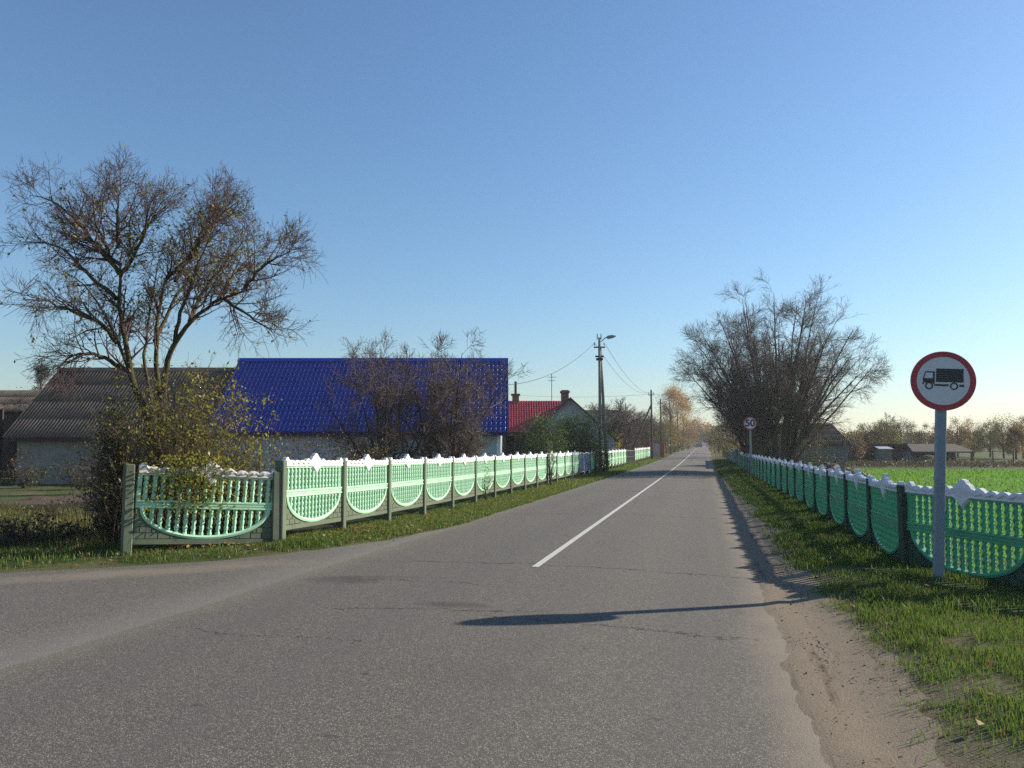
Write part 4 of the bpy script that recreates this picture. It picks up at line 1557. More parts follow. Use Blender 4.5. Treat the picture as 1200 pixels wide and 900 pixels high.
limbs = [limb([(140, 322, -.25), (118, 292, -.4), (92, 262, -.6), (74, 241, -.8), (58, 232, -1), (27, 229, -1.2), (4, 228, -1.3)], D0, .036, .004, 14, .015, rg),
         limb([(136, 350, -.2), (110, 328, .1), (84, 300, .3), (62, 283, .5), (25, 284, .6), (-2, 276, .6)], D0, .036, .004, 14, .015, rg),
         limb([(141, 310, -.3), (118, 291, .1), (98, 272, .4), (80, 240, .7), (72, 200, .8)], D0, .030, .004, 12, .015, rg),
         limb([(137, 402, -.1), (118, 377, -.4), (86, 366, -.7), (52, 350, -1.0), (27, 350, -1.2), (2, 364, -1.3)], D0, .036, .004, 14, .015, rg),
         limb([(140, 430, 0), (128, 421, -.2), (107, 414, -.4), (88, 414, -.6), (70, 428, -.7), (60, 445, -.7)], D0, .034, .005, 12, .012, rg),
         limb([(142, 320, -.2), (160, 297, 0), (170, 264, .1), (180, 232, .1), (188, 205, .1)], D0, .032, .004, 12, .012, rg, .80),
         limb([(139, 290, -.3), (137, 250, -.6), (140, 215, -.8), (146, 180, -.9)], D0, .026, .004, 10, .012, rg, .74),
         limb([(287, 340, -.6), (300, 320, -.7), (318, 306, -.8), (340, 294, -.9), (352, 290, -1)], D0, .026, .004, 10, .012, rg),
         limb([(262, 350, -.45), (285, 366, -.7), (305, 378, -.9), (322, 392, -1.0), (330, 405, -1)], D0, .026, .004, 10, .012, rg),
         limb([(222, 377, -.1), (238, 340, .2), (262, 310, .4), (285, 285, .5), (308, 262, .5)], D0, .034, .004, 12, .012, rg),
         limb([(196, 325, .35), (226, 296, .3), (244, 270, .3), (262, 240, .3), (270, 215, .3)], D0, .030, .004, 12, .012, rg),
         limb([(226, 300, .3), (248, 262, .2), (272, 240, .1), (294, 232, .1)], D0, .026, .004, 10, .012, rg),
         limb([(128, 300, -.3), (112, 262, -.9), (108, 235, -1.2), (112, 210, -1.3)], D0, .024, .004, 10, .012, rg),
         limb([(150, 300, .2), (172, 262, .9), (190, 235, 1.2), (214, 215, 1.3)], D0, .024, .004, 10, .012, rg),
         limb([(254, 353, -.4), (278, 318, .2), (300, 295, .4), (322, 285, .5)], D0, .024, .004, 10, .012, rg),
         limb([(205, 330, .3), (230, 282, .8), (250, 240, 1.0), (264, 200, 1.1)], D0, .026, .004, 10, .012, rg),
         limb([(205, 400, 0), (215, 350, -.5), (232, 310, -.8), (248, 275, -.9), (256, 240, -1)], D0, .032, .004, 12, .012, rg),
         limb([(158, 450, 0), (130, 380, .6), (106, 340, 1.0), (86, 320, 1.3), (50, 312, 1.5)], D0, .030, .004, 12, .012, rg),
         limb([(181, 400, .2), (215, 330, 1.0), (250, 300, 1.4), (290, 310, 1.7), (320, 340, 1.8)], D0, .030, .004, 12, .012, rg)]
allL = [(a, b, 7) for a, b in trunks + limbs]
tw1, tw2, tw3 = [], [], []
for i, (a, b) in enumerate(trunks + limbs):
    lo = .45 if i < 4 else .12
    k = 13 if i < 4 else 13
    C, r_ = kids(a, b, k + 2, lo, 1.0, R(44), 1.05, 9, .10, .05, .5, .0032, .75, rng=rg)
    tw1.append((C, r_))
C1 = np.concatenate([c for c, _ in tw1])
R1 = np.concatenate([r_ for _, r_ in tw1])
C2, R2 = kids(C1, R1, 8, .12, 1.0, R(42), .46, 6, .14, .035, .6, .0026, .5, rng=rg)
C3, R3 = kids(C2, R2, 4, .15, 1.0, R(42), .21, 4, .15, .03, .7, .0020, .4, rng=rg)
# a share of the outer twigs hang down
dz = np.linspace(0, 1, C2.shape[1])[None, :, None] ** 2 * np.array([0, 0, -.22])
hang = (rg.uniform(0, 1, len(C2)) < .3)[:, None, None]
C2 = C2 + dz * hang
vt, qt = tubes([(C1, R1, 5), (C2, R2, 4), (C3, R3, 3)])
# leaves: sparse in the crown, thicker inside its middle right
tips = np.concatenate([C3[:, 1:].reshape(-1, 3), C2[:, 2:].reshape(-1, 3)])
cen = P(215, 315, D0)
dist = np.linalg.norm((tips - cen) / np.array([1.5, 1.6, 1.0]), axis=1)
pr = np.clip(.17 * np.exp(-dist ** 2 * .9) + .008, 0, 1)
cen2 = P(95, 290, D0)
pr += .06 * np.exp(-np.linalg.norm((tips - cen2) / .8, axis=1) ** 2)
lp = tips[rg.uniform(0, 1, len(tips)) < pr]
vl, ql = leaves(lp, .055, rg)
# leafy suckers round the stems
base = P(195, 560, D0)
ns = 430
ang = rg.uniform(0, 6.283, ns)
st = base + np.stack([rg.normal(0.32, .72, ns), rg.normal(0, .5, ns), np.zeros(ns)], 1)
st[:, 0] = np.clip(st[:, 0], base[0] - .75, base[0] + 1.45)
st[:, 2] = ground_z(st[:, 0], st[:, 1])
hh = rg.uniform(1.2, 3.0, ns) * np.exp(-((st[:, 0] - base[0] - .25) / 1.5) ** 2)
lean = np.stack([np.cos(ang), np.sin(ang)], 1) * rg.uniform(.05, .35, (ns, 1)) + np.array([.10, -.04])
tt = np.linspace(0, 1, 8)
SK = np.stack([st[:, 0:1] + lean[:, 0:1] * hh[:, None] * tt ** 1.5, st[:, 1:2] + lean[:, 1:2] * hh[:, None] * tt ** 1.5, st[:, 2:3] + hh[:, None] * tt], -1)
SKR = np.linspace(.007, .002, 8)[None].repeat(ns, 0)
SB, SBR = kids(SK, SKR, 7, .25, 1, R(50), .32, 4, .15, .05, .6, .002, .3, rng=rg)
vs, qs = tubes([(SK, SKR, 4), (SB, SBR, 3)])
sp_ = SB[:, 1:].reshape(-1, 3)
sp_ = sp_[rg.integers(0, len(sp_), 10500)] + rg.normal(0, .06, (10500, 3))
vsl, qsl = leaves(sp_, .058, rg)
finish_tree('garden_tree', 'large half bare garden tree with mossy forked stems behind the corner fence bay', 'tree', (base[0], base[1], float(ground_z(base[0], base[1]))),
            allL, [(vt, qt, 0), (vs, qs, 0), (vl, ql, 1), (vsl, qsl, 1)], [M['twig_red'], LF['yellowgreen']], M['bark_tree'])

# leafy creeper growing over the corner bay
fa, fb = np.array([-7.66, 9.42]), np.array([-6.33, 10.98])
n = 1300
u = np.clip(rg.normal(.42, .15, n), .12, .85)
pts = np.stack([fa[0] + (fb - fa)[0] * u + rg.normal(.0, .06, n) + .05, fa[1] + (fb - fa)[1] * u + rg.normal(0, .06, n) - .08, .45 + 1.0 * rg.beta(2.2, 1.6, n) - .25 * np.abs(u - .42)], 1)
v1, q1 = leaves(pts, .055, rg)
stem = []
for k in range(12):
    uu = rg.uniform(.3, .55)
    x0, y0 = fa + (fb - fa) * uu
    stem.append(resample([(x0 - .15, y0 + .2, .05), (x0 - .1, y0 + .12, .7), (x0, y0, 1.15 + rg.uniform(-.1, .15)), (x0 + .1, y0 - .12, .9), (x0 + .14, y0 - .16, .5 + rg.uniform(0, .3))], 10, .02, rg))
S_ = np.stack(stem)
v2, q2 = tubes([(S_, np.linspace(.006, .002, 10)[None].repeat(12, 0), 4)])
o = thing('creeper', 'yellow green leafy shoots hanging over the worn corner fence bay', 'plant', (-7.2, 10.4, .05))
V, Q, mi = join_np([(v2, q2, 0), (v1, q1, 1)])
ob('foliage', np_mesh('foliage', V - np.array([-7.2, 10.4, .05]), Q, None, [M['twig_red'], LF['yellowgreen']], mi), o)


# ---- generic makers
def shrub(name, label, cat, loc, rx, ry, h, leaf, nleaf, size, seed, stems=10, twig='twig_grey', nc=26, bare=0, group=None, spread=.24, z0=.1):
    r_ = np.random.default_rng(seed)
    loc = np.array([loc[0], loc[1], float(ground_z(loc[0], loc[1]))])
    a = r_.uniform(0, 6.28, stems)
    out = r_.uniform(.2, .85, stems)
    tt = np.linspace(0, 1, 8)
    S = np.stack([np.stack([loc[0] + rx * out[i] * math.cos(a[i]) * tt ** 1.3, loc[1] + ry * out[i] * math.sin(a[i]) * tt ** 1.3, loc[2] - .1 + (h * r_.uniform(.65, .98) + .1) * tt], 1) for i in range(stems)])
    S[:, 1:] += r_.normal(0, .03, S[:, 1:].shape)
    SR = (np.linspace(1, .15, 8)[None] * (.008 + .008 * h)).repeat(stems, 0)
    B1, BR1 = kids(S, SR, 7, .2, 1, R(45), h * .35, 6, .14, .04, .6, .003, .4, rng=r_)
    parts = []
    if bare:
        B2, BR2 = kids(B1, BR1, bare, .1, 1, R(42), h * .16, 4, .15, .04, .6, .0025, .4, rng=r_)
        v, q = tubes([(B1, BR1, 4), (B2, BR2, 3)])
    else:
        v, q = tubes([(B1, BR1, 4)])
    parts.append((v, q, 0))
    if nleaf:
        pp = clumps(nleaf, loc + [0, 0, h * .5 + z0], (rx, ry, h * .5), nc, r_, spread)
        pp[:, 2] = np.maximum(pp[:, 2], loc[2] + .04)
        v, q = leaves(pp, size, r_)
        parts.append((v, q, 1))
    return finish_tree(name, label, cat, loc, [(S, SR, 6)], parts, [M[twig], LF[leaf]], M['bark_dark'], group, 'stem', 'foliage')


def bare_tree(name, label, loc, h, spread_r, nst, seed, bark, twig, lens, ks, angs, r0=.07, lean=.5, leaf=None, nleaf=0, lsize=.06, tips_r=.003, trop=.05, base_r=.15, leafzone=None, droop=0.0, hvar=.25, group=None, dome=.25, t00=.16):
    r_ = np.random.default_rng(seed)
    loc = np.array([loc[0], loc[1], float(ground_z(loc[0], loc[1]))])
    tt = np.linspace(0, 1, 12)
    S, SR = [], []
    for i in range(nst):
        a = 2 * math.pi * (i + r_.uniform(-.35, .35)) / nst * 1.0 + (seed % 7)
        o_ = spread_r * lean * math.sqrt(((i * 7) % nst + r_.uniform(.2, .9)) / nst)
        hh = h * r_.uniform(1 - hvar, .97) * (1 - dome * (o_ / spread_r) ** 2)
        bx, by = base_r * math.cos(a), base_r * math.sin(a)
        cv = r_.uniform(1.0, 1.45)
        S.append(np.stack([loc[0] + bx + o_ * math.cos(a) * tt ** cv, loc[1] + by + o_ * math.sin(a) * tt ** cv, loc[2] - .15 + hh * tt ** .92], 1) + np.cumsum(r_.normal(0, .012 * h / 5, (12, 3)), 0) * (tt[:, None] > 0))
        SR.append(r0 * r_.uniform(.6, 1.1) * (1 - tt) ** .75 + .008)
    S, SR = np.stack(S), np.stack(SR)
    lv = [(S, SR)]
    for (k, L, an, m) in zip(ks, lens, angs, (9, 6, 4, 4)):
        t0 = t00 if len(lv) == 1 else .12
        lv.append(kids(lv[-1][0], lv[-1][1], k, t0, 1.0, R(an), L, m, .12, trop, .55, tips_r, .5, rng=r_, droop=droop))
    groups = [(c, q, s_) for (c, q), s_ in zip(lv[1:], (5, 4, 3, 3))]
    v, q = tubes(groups)
    parts = [(v, q, 0)]
    mats = [M[twig]]
    if nleaf:
        tp = lv[-1][0][:, 1:].reshape(-1, 3)
        wgt = np.ones(len(tp)) if leafzone is None else np.exp(-np.linalg.norm((tp - loc - np.array(leafzone[:3])) / leafzone[3], axis=1) ** 2)
        pp = tp[r_.choice(len(tp), nleaf, p=wgt / wgt.sum())] + r_.normal(0, lsize * .8, (nleaf, 3))
        vv, qq = leaves(pp, lsize, r_)
        parts.append((vv, qq, 1))
        mats.append(LF[leaf])
    return finish_tree(name, label, 'tree', loc, [(S, SR, 7)], parts, mats, M[bark], group)


def leafy_tree(name, label, loc, h, rad, leaf, nleaf, size, seed, zc=.62, vert=.42, trunk=.12, nc=34, twig='twig_grey', group=None, sparse=.2, cat='tree'):
    r_ = np.random.default_rng(seed)
    loc = np.array([loc[0], loc[1], float(ground_z(loc[0], loc[1]))])
    tt = np.linspace(0, 1, 10)
    T0 = np.stack([loc[0] + .04 * h * r_.normal() * tt, loc[1] + .04 * h * r_.normal() * tt, loc[2] - .2 + h * .85 * tt], 1)[None]
    TR = (trunk * (1 - tt) ** .8 + .02)[None]
    B1, BR1 = kids(T0, TR, 16, .25, .95, R(50), h * .36, 7, .1, .08, .5, .012, .5, rng=r_)
    B2, BR2 = kids(B1, BR1, 6, .2, 1, R(42), h * .15, 4, .13, .05, .5, .006, .4, rng=r_)
    v, q = tubes([(B1, BR1, 5), (B2, BR2, 3)])
    cc = loc + [0, 0, h * zc]
    pp = clumps(nleaf, cc, (rad, rad, h * vert), nc, r_, sparse)
    vv, qq = leaves(pp, size, r_)
    return finish_tree(name, label, cat, loc, [(T0, TR, 8)], [(v, q, 0), (vv, qq, 1)], [M[twig], LF[leaf]], M['bark_dark'], group)


# ---- two bare fruit trees in front of the blue roof
x, y = PX(452, 23.5)
bare_tree('fruit_tree', 'bushy bare fruit tree with a few red brown leaves in front of the blue roof', (x, y), 5.0, 2.3, 9, 31, 'bark_dark', 'twig_grey', (1.25, .65, .34), (12, 9, 6), (48, 46, 42), r0=.05, lean=.85, leaf='brownred', nleaf=700, lsize=.055, tips_r=.0038, leafzone=(0, 0, 3.9, 1.2))
x, y = PX(522, 24.5)
bare_tree('fruit_tree', 'open bare fruit tree with low forked trunk near the right end of the blue roof', (x, y), 5.2, 2.15, 9, 38, 'bark_dark', 'twig_grey', (1.25, .65, .34), (12, 9, 6), (50, 46, 42), r0=.062, lean=.85, leaf='brownred', nleaf=200, lsize=.05, tips_r=.0038, leafzone=(0, 0, 3.4, 1.5))
# ---- low shrubs behind the left fence
SHR = [(355, 20, 1.2, .8, 1.75, 'brownred', 1100, .06, 'reddish brown cane shrub behind the second fence bay'),
       (395, 21.5, 1.2, .8, 1.75, 'brownred', 900, .06, 'rusty leaved shrub between the two bare fruit trees and the corner'),
       (430, 22, .9, .7, 1.75, 'yellowgreen', 500, .06, 'orange and green leaved low shrub left of the bushy fruit tree'),
       (491, 25, 1.0, .8, 1.9, 'olive', 800, .06, 'olive shrub standing between the two bare fruit trees'),
       (548, 26, .75, .7, 2.5, 'olive', 1100, .065, 'upright olive yellow shrub right of the forked fruit tree')]
for k, (px, d, rx, ry, h, lf, nl, sz, lb) in enumerate(SHR):
    shrub('shrub', lb, 'shrub', PX(px, d), rx, ry, h, lf, nl, sz, 50 + k, bare=4)
# dark overgrown clump beside the corner post, and yard weeds
x, y = PX(135, 11.9)
shrub('vine_clump', 'tall dark clump of vines at the open end of the corner fence bay', 'shrub', (x, y), .19, .25, 1.95, 'darkshrub', 2600, .06, 61, stems=14, bare=4, nc=40, spread=.3, z0=.0)
x, y = PX(131, 12.8)
shrub('vine_clump', 'leafy brown clump behind the dark vines at the corner', 'shrub', (x, y), .25, .3, 1.7, 'darkshrub', 1000, .06, 63, stems=10, bare=4, z0=0)
for k, (px, d, rx, h, lb) in enumerate([(15, 11.6, .35, .42, 'dead brown weed clump at the front edge of the yard, nearest the frame edge'), (44, 11.9, .28, .38, 'dark weed clump in the yard, second from the left'), (85, 12.2, .3, .3, 'low dark weed clump in the yard beside the vines'), (62, 16.8, .7, .4, 'low dry weeds in the middle of the yard')]):
    shrub('weed_clump', lb, 'weed', PX(px, d), rx, .25, h, 'drab', 420, .05, 70 + k, stems=10, bare=3, twig='twig_red', z0=0)
# bushes by the grey shed wall
for k, (px, d, rx, h, lf, lb) in enumerate([(30, 31, .8, 1.25, 'darkshrub', 'dark bush at the left corner of the whitewashed brick wall'), (95, 30, 1.0, 1.0, 'drab', 'low scrub against the middle of the whitewashed brick wall'), (118, 27, .8, 1.9, 'darkshrub', 'tall dark shrub hiding the right part of the whitewashed brick wall')]):
    shrub('shrub', lb, 'shrub', PX(px, d), rx, .6, h, lf, 900, .08, 80 + k, bare=3, z0=0)
shrub('shrub', 'yellow orange bush rising above the corrugated lean-to roof', 'shrub', PX(22, 37.5), 1.0, .8, 3.4, 'orange', 1300, .09, 85, bare=2)
# green bushes before the red house
shrub('bush', 'narrow green flowering bush in front of the red roof, left of the rounder one', 'bush', PX(640, 41), 1.05, .9, 2.9, 'green', 8000, .10, 90, bare=2, nc=40, spread=.24)
shrub('bush', 'round dense green bush with pale flower heads before the grey gable', 'bush', PX(682, 47), 1.75, 1.3, 3.35, 'green', 15000, .105, 91, bare=2, nc=60, spread=.22)
shrub('bush', 'dark bush in shade between the woodshed and the flowering bushes', 'bush', PX(615, 43), 1.2, .9, 2.2, 'darkshrub', 1800, .08, 92, bare=2)
x, y = PX(653, 32.5)
shrub('creeper', 'thin leafy creeper climbing a post of the long left fence', 'plant', (-6.12, y), .16, .12, 1.9, 'green', 380, .06, 93, stems=6)
x, y = PX(710, 46.5)
shrub('creeper', 'dark creeper round the foot of the lamp pole on the kerb side of the fence', 'plant', (-5.75, 46.6), .42, .35, 1.5, 'olive', 700, .07, 94, stems=8, bare=3, z0=0)
shrub('creeper', 'small leafy spray on the eighth bay of the long left fence', 'plant', (-6.2, LP(6)[1] + .9), .18, .25, 1.0, 'yellowgreen', 150, .05, 95, stems=4)

# ---- great bare multi stemmed tree on the right
x, y = PX(908, 49)
bare_tree('bare_tree', 'huge bare many stemmed tree spreading above the right fence and small speed sign', (x, y), 11.9, 5.7, 38, 45, 'bark_dark', 'twig_grey', (2.2, 1.15, .6), (15, 9, 6), (42, 38, 36), r0=.11, lean=.97, tips_r=.0045, trop=.008, base_r=.8, hvar=.10, dome=.50, t00=.27)
x, y = PX(884, 51)
bare_tree('bare_tree', 'smaller dense bare tree merging into the left side of the huge bare tree', (x, y), 8.2, 4.0, 11, 47, 'bark_dark', 'twig_red', (2.0, 1.1, .55), (16, 9, 6), (36, 34, 32), r0=.09, lean=.85, tips_r=.0055, trop=.05, base_r=.3, leaf='olive', nleaf=900, lsize=.09, leafzone=(0, 0, 2.0, 1.8))
shrub('shrub', 'bright yellow autumn shrub behind the fence left of the speed sign', 'shrub', PX(867, 62), 1.25, .9, 2.9, 'yellow', 2600, .10, 101, bare=2)
shrub('shrub', 'dark undergrowth shrub at the foot of the huge bare tree', 'shrub', PX(925, 48.5), 2.2, 1.2, 2.2, 'darkshrub', 2200, .10, 102, bare=4)
shrub('shrub', 'twiggy brown shrub between the speed sign and the huge tree stems', 'shrub', PX(893, 47), 1.2, .9, 2.4, 'drab', 1200, .09, 103, bare=4)
shrub('shrub', 'brown scrub leaning on the right end of the block shed', 'shrub', PX(1000, 63), 1.1, .9, 2.5, 'orange', 700, .11, 104, bare=4)
for k, (px, d, h, rx, lf, lb) in enumerate([(848, 100, 4.2, 1.6, 'olive', 'olive tree on the right kerb beyond the grey pillars'), (842, 128, 4.2, 1.9, 'orange', 'tan autumn bush tree on the right, next to the road end'), (858, 92, 5.5, 1.8, 'darkshrub', 'dark hedge tree behind the grey pillars')]):
    shrub('hedge_tree', lb, 'tree', PX(px, d), rx, 1.4, h, lf, 2200, .16, 110 + k, bare=2)

# ---- trees behind the field
BT = [(1122, 92, 4.6, 2.0, 'orange', 'orange brown tree just right of the truck sign pole'), (1107, 96, 4.2, 1.5, 'brownred', 'russet tree partly behind the truck sign pole'),
      (1140, 100, 3.6, 1.6, 'olive', 'low olive tree right of the orange brown one'),
      (1176, 90, 4.7, 2.3, 'olive', 'yellow green rounded tree beyond the field near the right frame edge'), (1160, 96, 4.2, 1.6, 'drab', 'grey green tree left of the yellow green rounded one'),
      (1199, 88, 4.3, 2.0, 'brownred', 'brown tree cut by the right frame edge'), (1190, 84, 3.2, 1.2, 'orange', 'small orange tree in front of the brown edge tree'),
      (1040, 84, 3.9, 1.5, 'olive', 'pale green tree rising over the black cellar barn'), (1056, 100, 4.4, 1.8, 'drab', 'grey green tree behind the right end of the cellar barn roof'),
      (1078, 104, 4.0, 1.8, 'darkshrub', 'dark tree behind the long open shed'), (1018, 80, 3.4, 1.8, 'drab', 'brownish tree left of the cellar barn'), (1000, 84, 3.6, 2.0, 'olive', 'olive scrub tree behind the block shed')]
for k, (px, d, h, rad, lf, lb) in enumerate(BT):
    leafy_tree('autumn_tree', lb, PX(px, d), h * 1.04, rad * .95, lf, 7000, .105, 200 + k, zc=.58, vert=.42, trunk=.10, sparse=.19, nc=26)
x, y = PX(1036, 88)
bare_tree('bare_tree', 'thin bare tree sticking up behind the cellar barn', (x, y), 5.4, 1.6, 5, 131, 'bark_dark', 'twig_grey', (1.5, .7, .4), (9, 5, 4), (35, 35, 35), r0=.06, lean=.6, tips_r=.008)

# ---- trees along the left side, towards the road end
x, y = PX(741, 96)
for k, (px, d, h, sr, lb) in enumerate([(722, 76, 6.0, 2.6, 'grey bare rounded tree right behind the lamp pole'), (744, 98, 5.6, 3.2, 'grey bare tree behind the slanting brace'), (757, 108, 5.2, 2.6, 'dense grey bare tree left of the red gateway poles'), (730, 92, 5.4, 2.4, 'low bare tree between the lamp pole and the slanting brace')]):
    x, y = PX(px, d)
    bare_tree('bare_tree', lb, (x, y), h, sr, 8, 140 + k, 'bark_dark', 'twig_grey', (1.9, .9, .5), (13, 8, 5), (42, 40, 40), r0=.07, lean=.8, tips_r=.009, leaf='drab', nleaf=900, lsize=.12)
shrub('bush', 'yellow leaved bush at the foot of the grey tree behind the lamp pole', 'bush', PX(716, 70), .9, .8, 3.0, 'yellow', 900, .11, 150, bare=2)
leafy_tree('autumn_tree', 'tall tan orange tree towering over the far left side of the road', PX(791, 150), 12.4, 2.9, 'tan', 15000, .17, 151, zc=.68, vert=.30, trunk=.25, nc=60, sparse=.22)
for k, (px, d, h, rad, lf, lb) in enumerate([(781, 138, 6.0, 3.0, 'orange', 'low orange tree at the left foot of the tall tan one'), (799, 166, 6.6, 3.2, 'orange', 'bright orange tree at the right foot of the tall tan one'), (772, 122, 5.4, 2.6, 'olive', 'olive tree behind the red gateway'), (807, 205, 6.0, 3.4, 'orange', 'small faded orange tree near the road end'), (763, 112, 5.2, 2.4, 'drab', 'drab brown tree between the braced pole and the red gateway'), (748, 104, 4.4, 2.2, 'darkshrub', 'dark low tree behind the short far fence')]):
    leafy_tree('autumn_tree', lb, PX(px, d), h, rad, lf, 7500, .15, 160 + k, zc=.52, vert=.46, trunk=.14, nc=40, sparse=.22)
shrub('bush', 'dark round hedge bush on the far left kerb', 'bush', PX(789.5, 140), 1.5, 1.2, 2.0, 'darkshrub', 1400, .13, 170)
shrub('bush', 'small yellow green bush on the kerb near the road end', 'bush', PX(806.5, 190), 1.6, 1.4, 2.6, 'yellowgreen', 1200, .16, 171)

# ---- road end: white barrier, pale tree, far wood, car
zE = float(rise(262))
o = thing('road_barrier', 'low white barrier across the far end of the road', 'barrier', (-4.2, 262, zE))
b = MB()
for a, c in ((-6.5, -3.4), (-2.9, 2.6), (3.0, 5.2)):
    b.box(a, c, -.1, .1, .35, 1.55)
b.build('board', M['white'], o)
for xx in (-6.3, -3.6, -2.7, 2.4, 3.2, 5.0):
    MB().box(xx - .08, xx + .08, .1, .3, -.3, 1.5).build('post', GREYP, o)
leafy_tree('autumn_tree', 'pale tree alone above the blue grey wood at the road end', PX(818.5, 300), 11.5, 4.2, 'tan', 2600, .4, 180, zc=.7, vert=.28, trunk=.25, sparse=.25)
rr = np.random.default_rng(300)


def wood(name, label, pts, h, leaf, n, size, seed, depth=10):
    r_ = np.random.default_rng(seed)
    pts = resample(np.c_[np.array(pts, float), np.zeros(len(pts))], 200)[:, :2]
    i = r_.integers(0, 200, n)
    p_ = pts[i] + r_.normal(0, depth * .4, (n, 2))
    hh = h * (.55 + .6 * vnoise(p_[:, 0] * .12, p_[:, 1] * .12, seed) + .25 * (vnoise(p_[:, 0] * .5, p_[:, 1] * .5, seed + 1) - .5))
    z = ground_z(p_[:, 0], p_[:, 1]) + hh * r_.beta(2, 1.4, n)
    V, Q = leaves(np.c_[p_, z], size, r_, aspect=.8)
    o_ = ob(name, np_mesh(name, V, Q, None, [LF[leaf]]))
    tag(o_, label, 'woodland', None, 'stuff')


wood('woodland', 'far blue grey wood closing the end of the road', [CF(60, 330)[:2], CF(85, 330)[:2]], 9, 'bluegrey', 9000, .9, 301, 8)
wood('woodland', 'far line of drab trees on the left horizon', [CF(-260, 190)[:2], CF(-100, 210)[:2], CF(-20, 220)[:2], CF(44, 240)[:2]], 6.0, 'drab', 26000, .6, 302, 12)
wood('woodland', 'distant line of autumn trees on the right horizon', [CF(62, 210)[:2], CF(80, 160)[:2], CF(110, 140)[:2], CF(170, 130)[:2]], 3.7, 'olive', 26000, .4, 303, 10)
wood('undergrowth', 'brown rough scrub along the far edge of the green field', [CF(22, 62)[:2], CF(33, 62.5)[:2], CF(45, 63)[:2], CF(75, 62)[:2]], .42, 'drab', 14000, .16, 304, 6)

o = thing('parked_car', 'small dark car standing at the far end of the road', 'car', CF(57.2, 247, float(rise(240))), 0)
o.rotation_euler = (0, 0, PSI + .15)
b = MB()
prof = [(-.86, .35), (.86, .35), (.90, .75), (.84, .95), (.66, 1.42), (-.66, 1.42), (-.84, .95), (-.90, .75)]
b.prism(prof, -2.0, 2.0)
b.build('body', surf('dark_car_paint', (.02, .025, .05), (.025, .03, .06), 2, .25, .6), o)
b = MB()
b.prism([(-.76, .98), (.76, .98), (.62, 1.36), (-.62, 1.36)], -2.02, -2.005)
b.build('rear_window', surf('car_glass', (.05, .06, .07), (.06, .07, .08), 2, .1, .6), o)
for sx in (-.78, .78):
    for sy in (-1.3, 1.3):
        m_ = MB()
        v = []
        f = []
        for k in range(16):
            a = 2 * math.pi * k / 16
            for xx in (-.1, .1):
                v.append((xx, .32 * math.cos(a), .32 + .32 * math.sin(a)))
        f = [tuple(range(0, 32, 2)), tuple(range(31, 0, -2))] + [(2 * k, 2 * k + 1, (2 * k + 3) % 32, (2 * k + 2) % 32) for k in range(16)]
        m_.add(v, f)
        wo_ = m_.build('wheel', M['wire'], o)
        wo_.location = (sx, sy, 0)
for sx in (-.7, .7):
    MB().box(sx - .12, sx + .12, -2.03, -1.99, .72, .9).build('tail_light', SIGNRED, o)

# conifer and birch over the grey shed, thin wire fence posts beyond the field
r_ = np.random.default_rng(401)
x, y = PX(44, 62)
loc = np.array([x, y, float(ground_z(x, y))])
tt = np.linspace(0, 1, 12)
T0 = np.stack([x + 0 * tt, y + 0 * tt, loc[2] - .2 + 8.4 * tt], 1)[None]
B1, BR1 = kids(T0, (.16 * (1 - tt) + .02)[None], 70, .12, .99, R(75), 1.9, 6, .06, .10, .4, .008, .85, rng=r_)
pp = B1[:, 1:].reshape(-1, 3)
pp = pp[r_.integers(0, len(pp), 6000)] + r_.normal(0, .13, (6000, 3))
v, q = tubes([(B1, BR1, 4)])
vv, qq = leaves(pp, .16, r_, aspect=.25)
finish_tree('pine_tree', 'dark pine tree rising behind the left end of the grey shed roof', 'tree', loc, [(T0, (.16 * (1 - tt) + .02)[None], 8)], [(v, q, 0), (vv, qq, 1)], [M['twig_grey'], LF['conifer']], M['bark_dark'])
leafy_tree('autumn_tree', 'low russet tree beneath the dark pine behind the sheds', PX(34, 52), 5.2, 1.8, 'brownred', 1500, .14, 402, zc=.6, vert=.38, sparse=.26)
leafy_tree('autumn_tree', 'olive tree behind the middle of the grey shed ridge', PX(108, 58), 7.6, 2.2, 'olive', 1500, .15, 403, zc=.66, vert=.32, sparse=.26)
o = thing('wire_fence', 'thin wire fence on slim posts at the far edge of the field', 'fence', CF(40, 66, float(ground_z(*CF(40, 66)[:2]))), PSI)
for k in range(22):
    MB().box(-.04, .04, -.04, .04, -.3, 1.15).build('post', OLDWOOD, o).location = (k * 1.7 - 2, RNG.uniform(-.1, .1), 0)
b = MB()
for zz in (.45, .8, 1.08):
    b.tube([(-2, 0, zz), (34, 0, zz)], .006, 4)
b.build('wires', M['wire'], o)
# grassy mound before the cellar barn
V, Q = [], []
c0 = CF(35.2, 67.5)
g_ = np.linspace(-1, 1, 25)
GX, GY = np.meshgrid(g_, g_)
mz = .85 * np.exp(-(GX ** 2 + GY ** 2) * 3.2) + .08 * (vnoise(GX * 6 + 9, GY * 6 + 9, 5) - .5) - .08
px_, py_ = c0[0] + GX * 2.6, c0[1] + GY * 1.8
V = np.stack([px_, py_, ground_z(px_, py_) + mz], -1).reshape(-1, 3)
i = (np.arange(24)[:, None] * 25 + np.arange(24)[None]).ravel()
tag(ob('mound', np_mesh('mound', V, np.stack([i, i + 1, i + 26, i + 25], 1), None, [bpy.data.materials['grassy_earth']], smooth=True)), 'small grassy mound beside the pale porch of the cellar barn', 'mound', kind='structure')

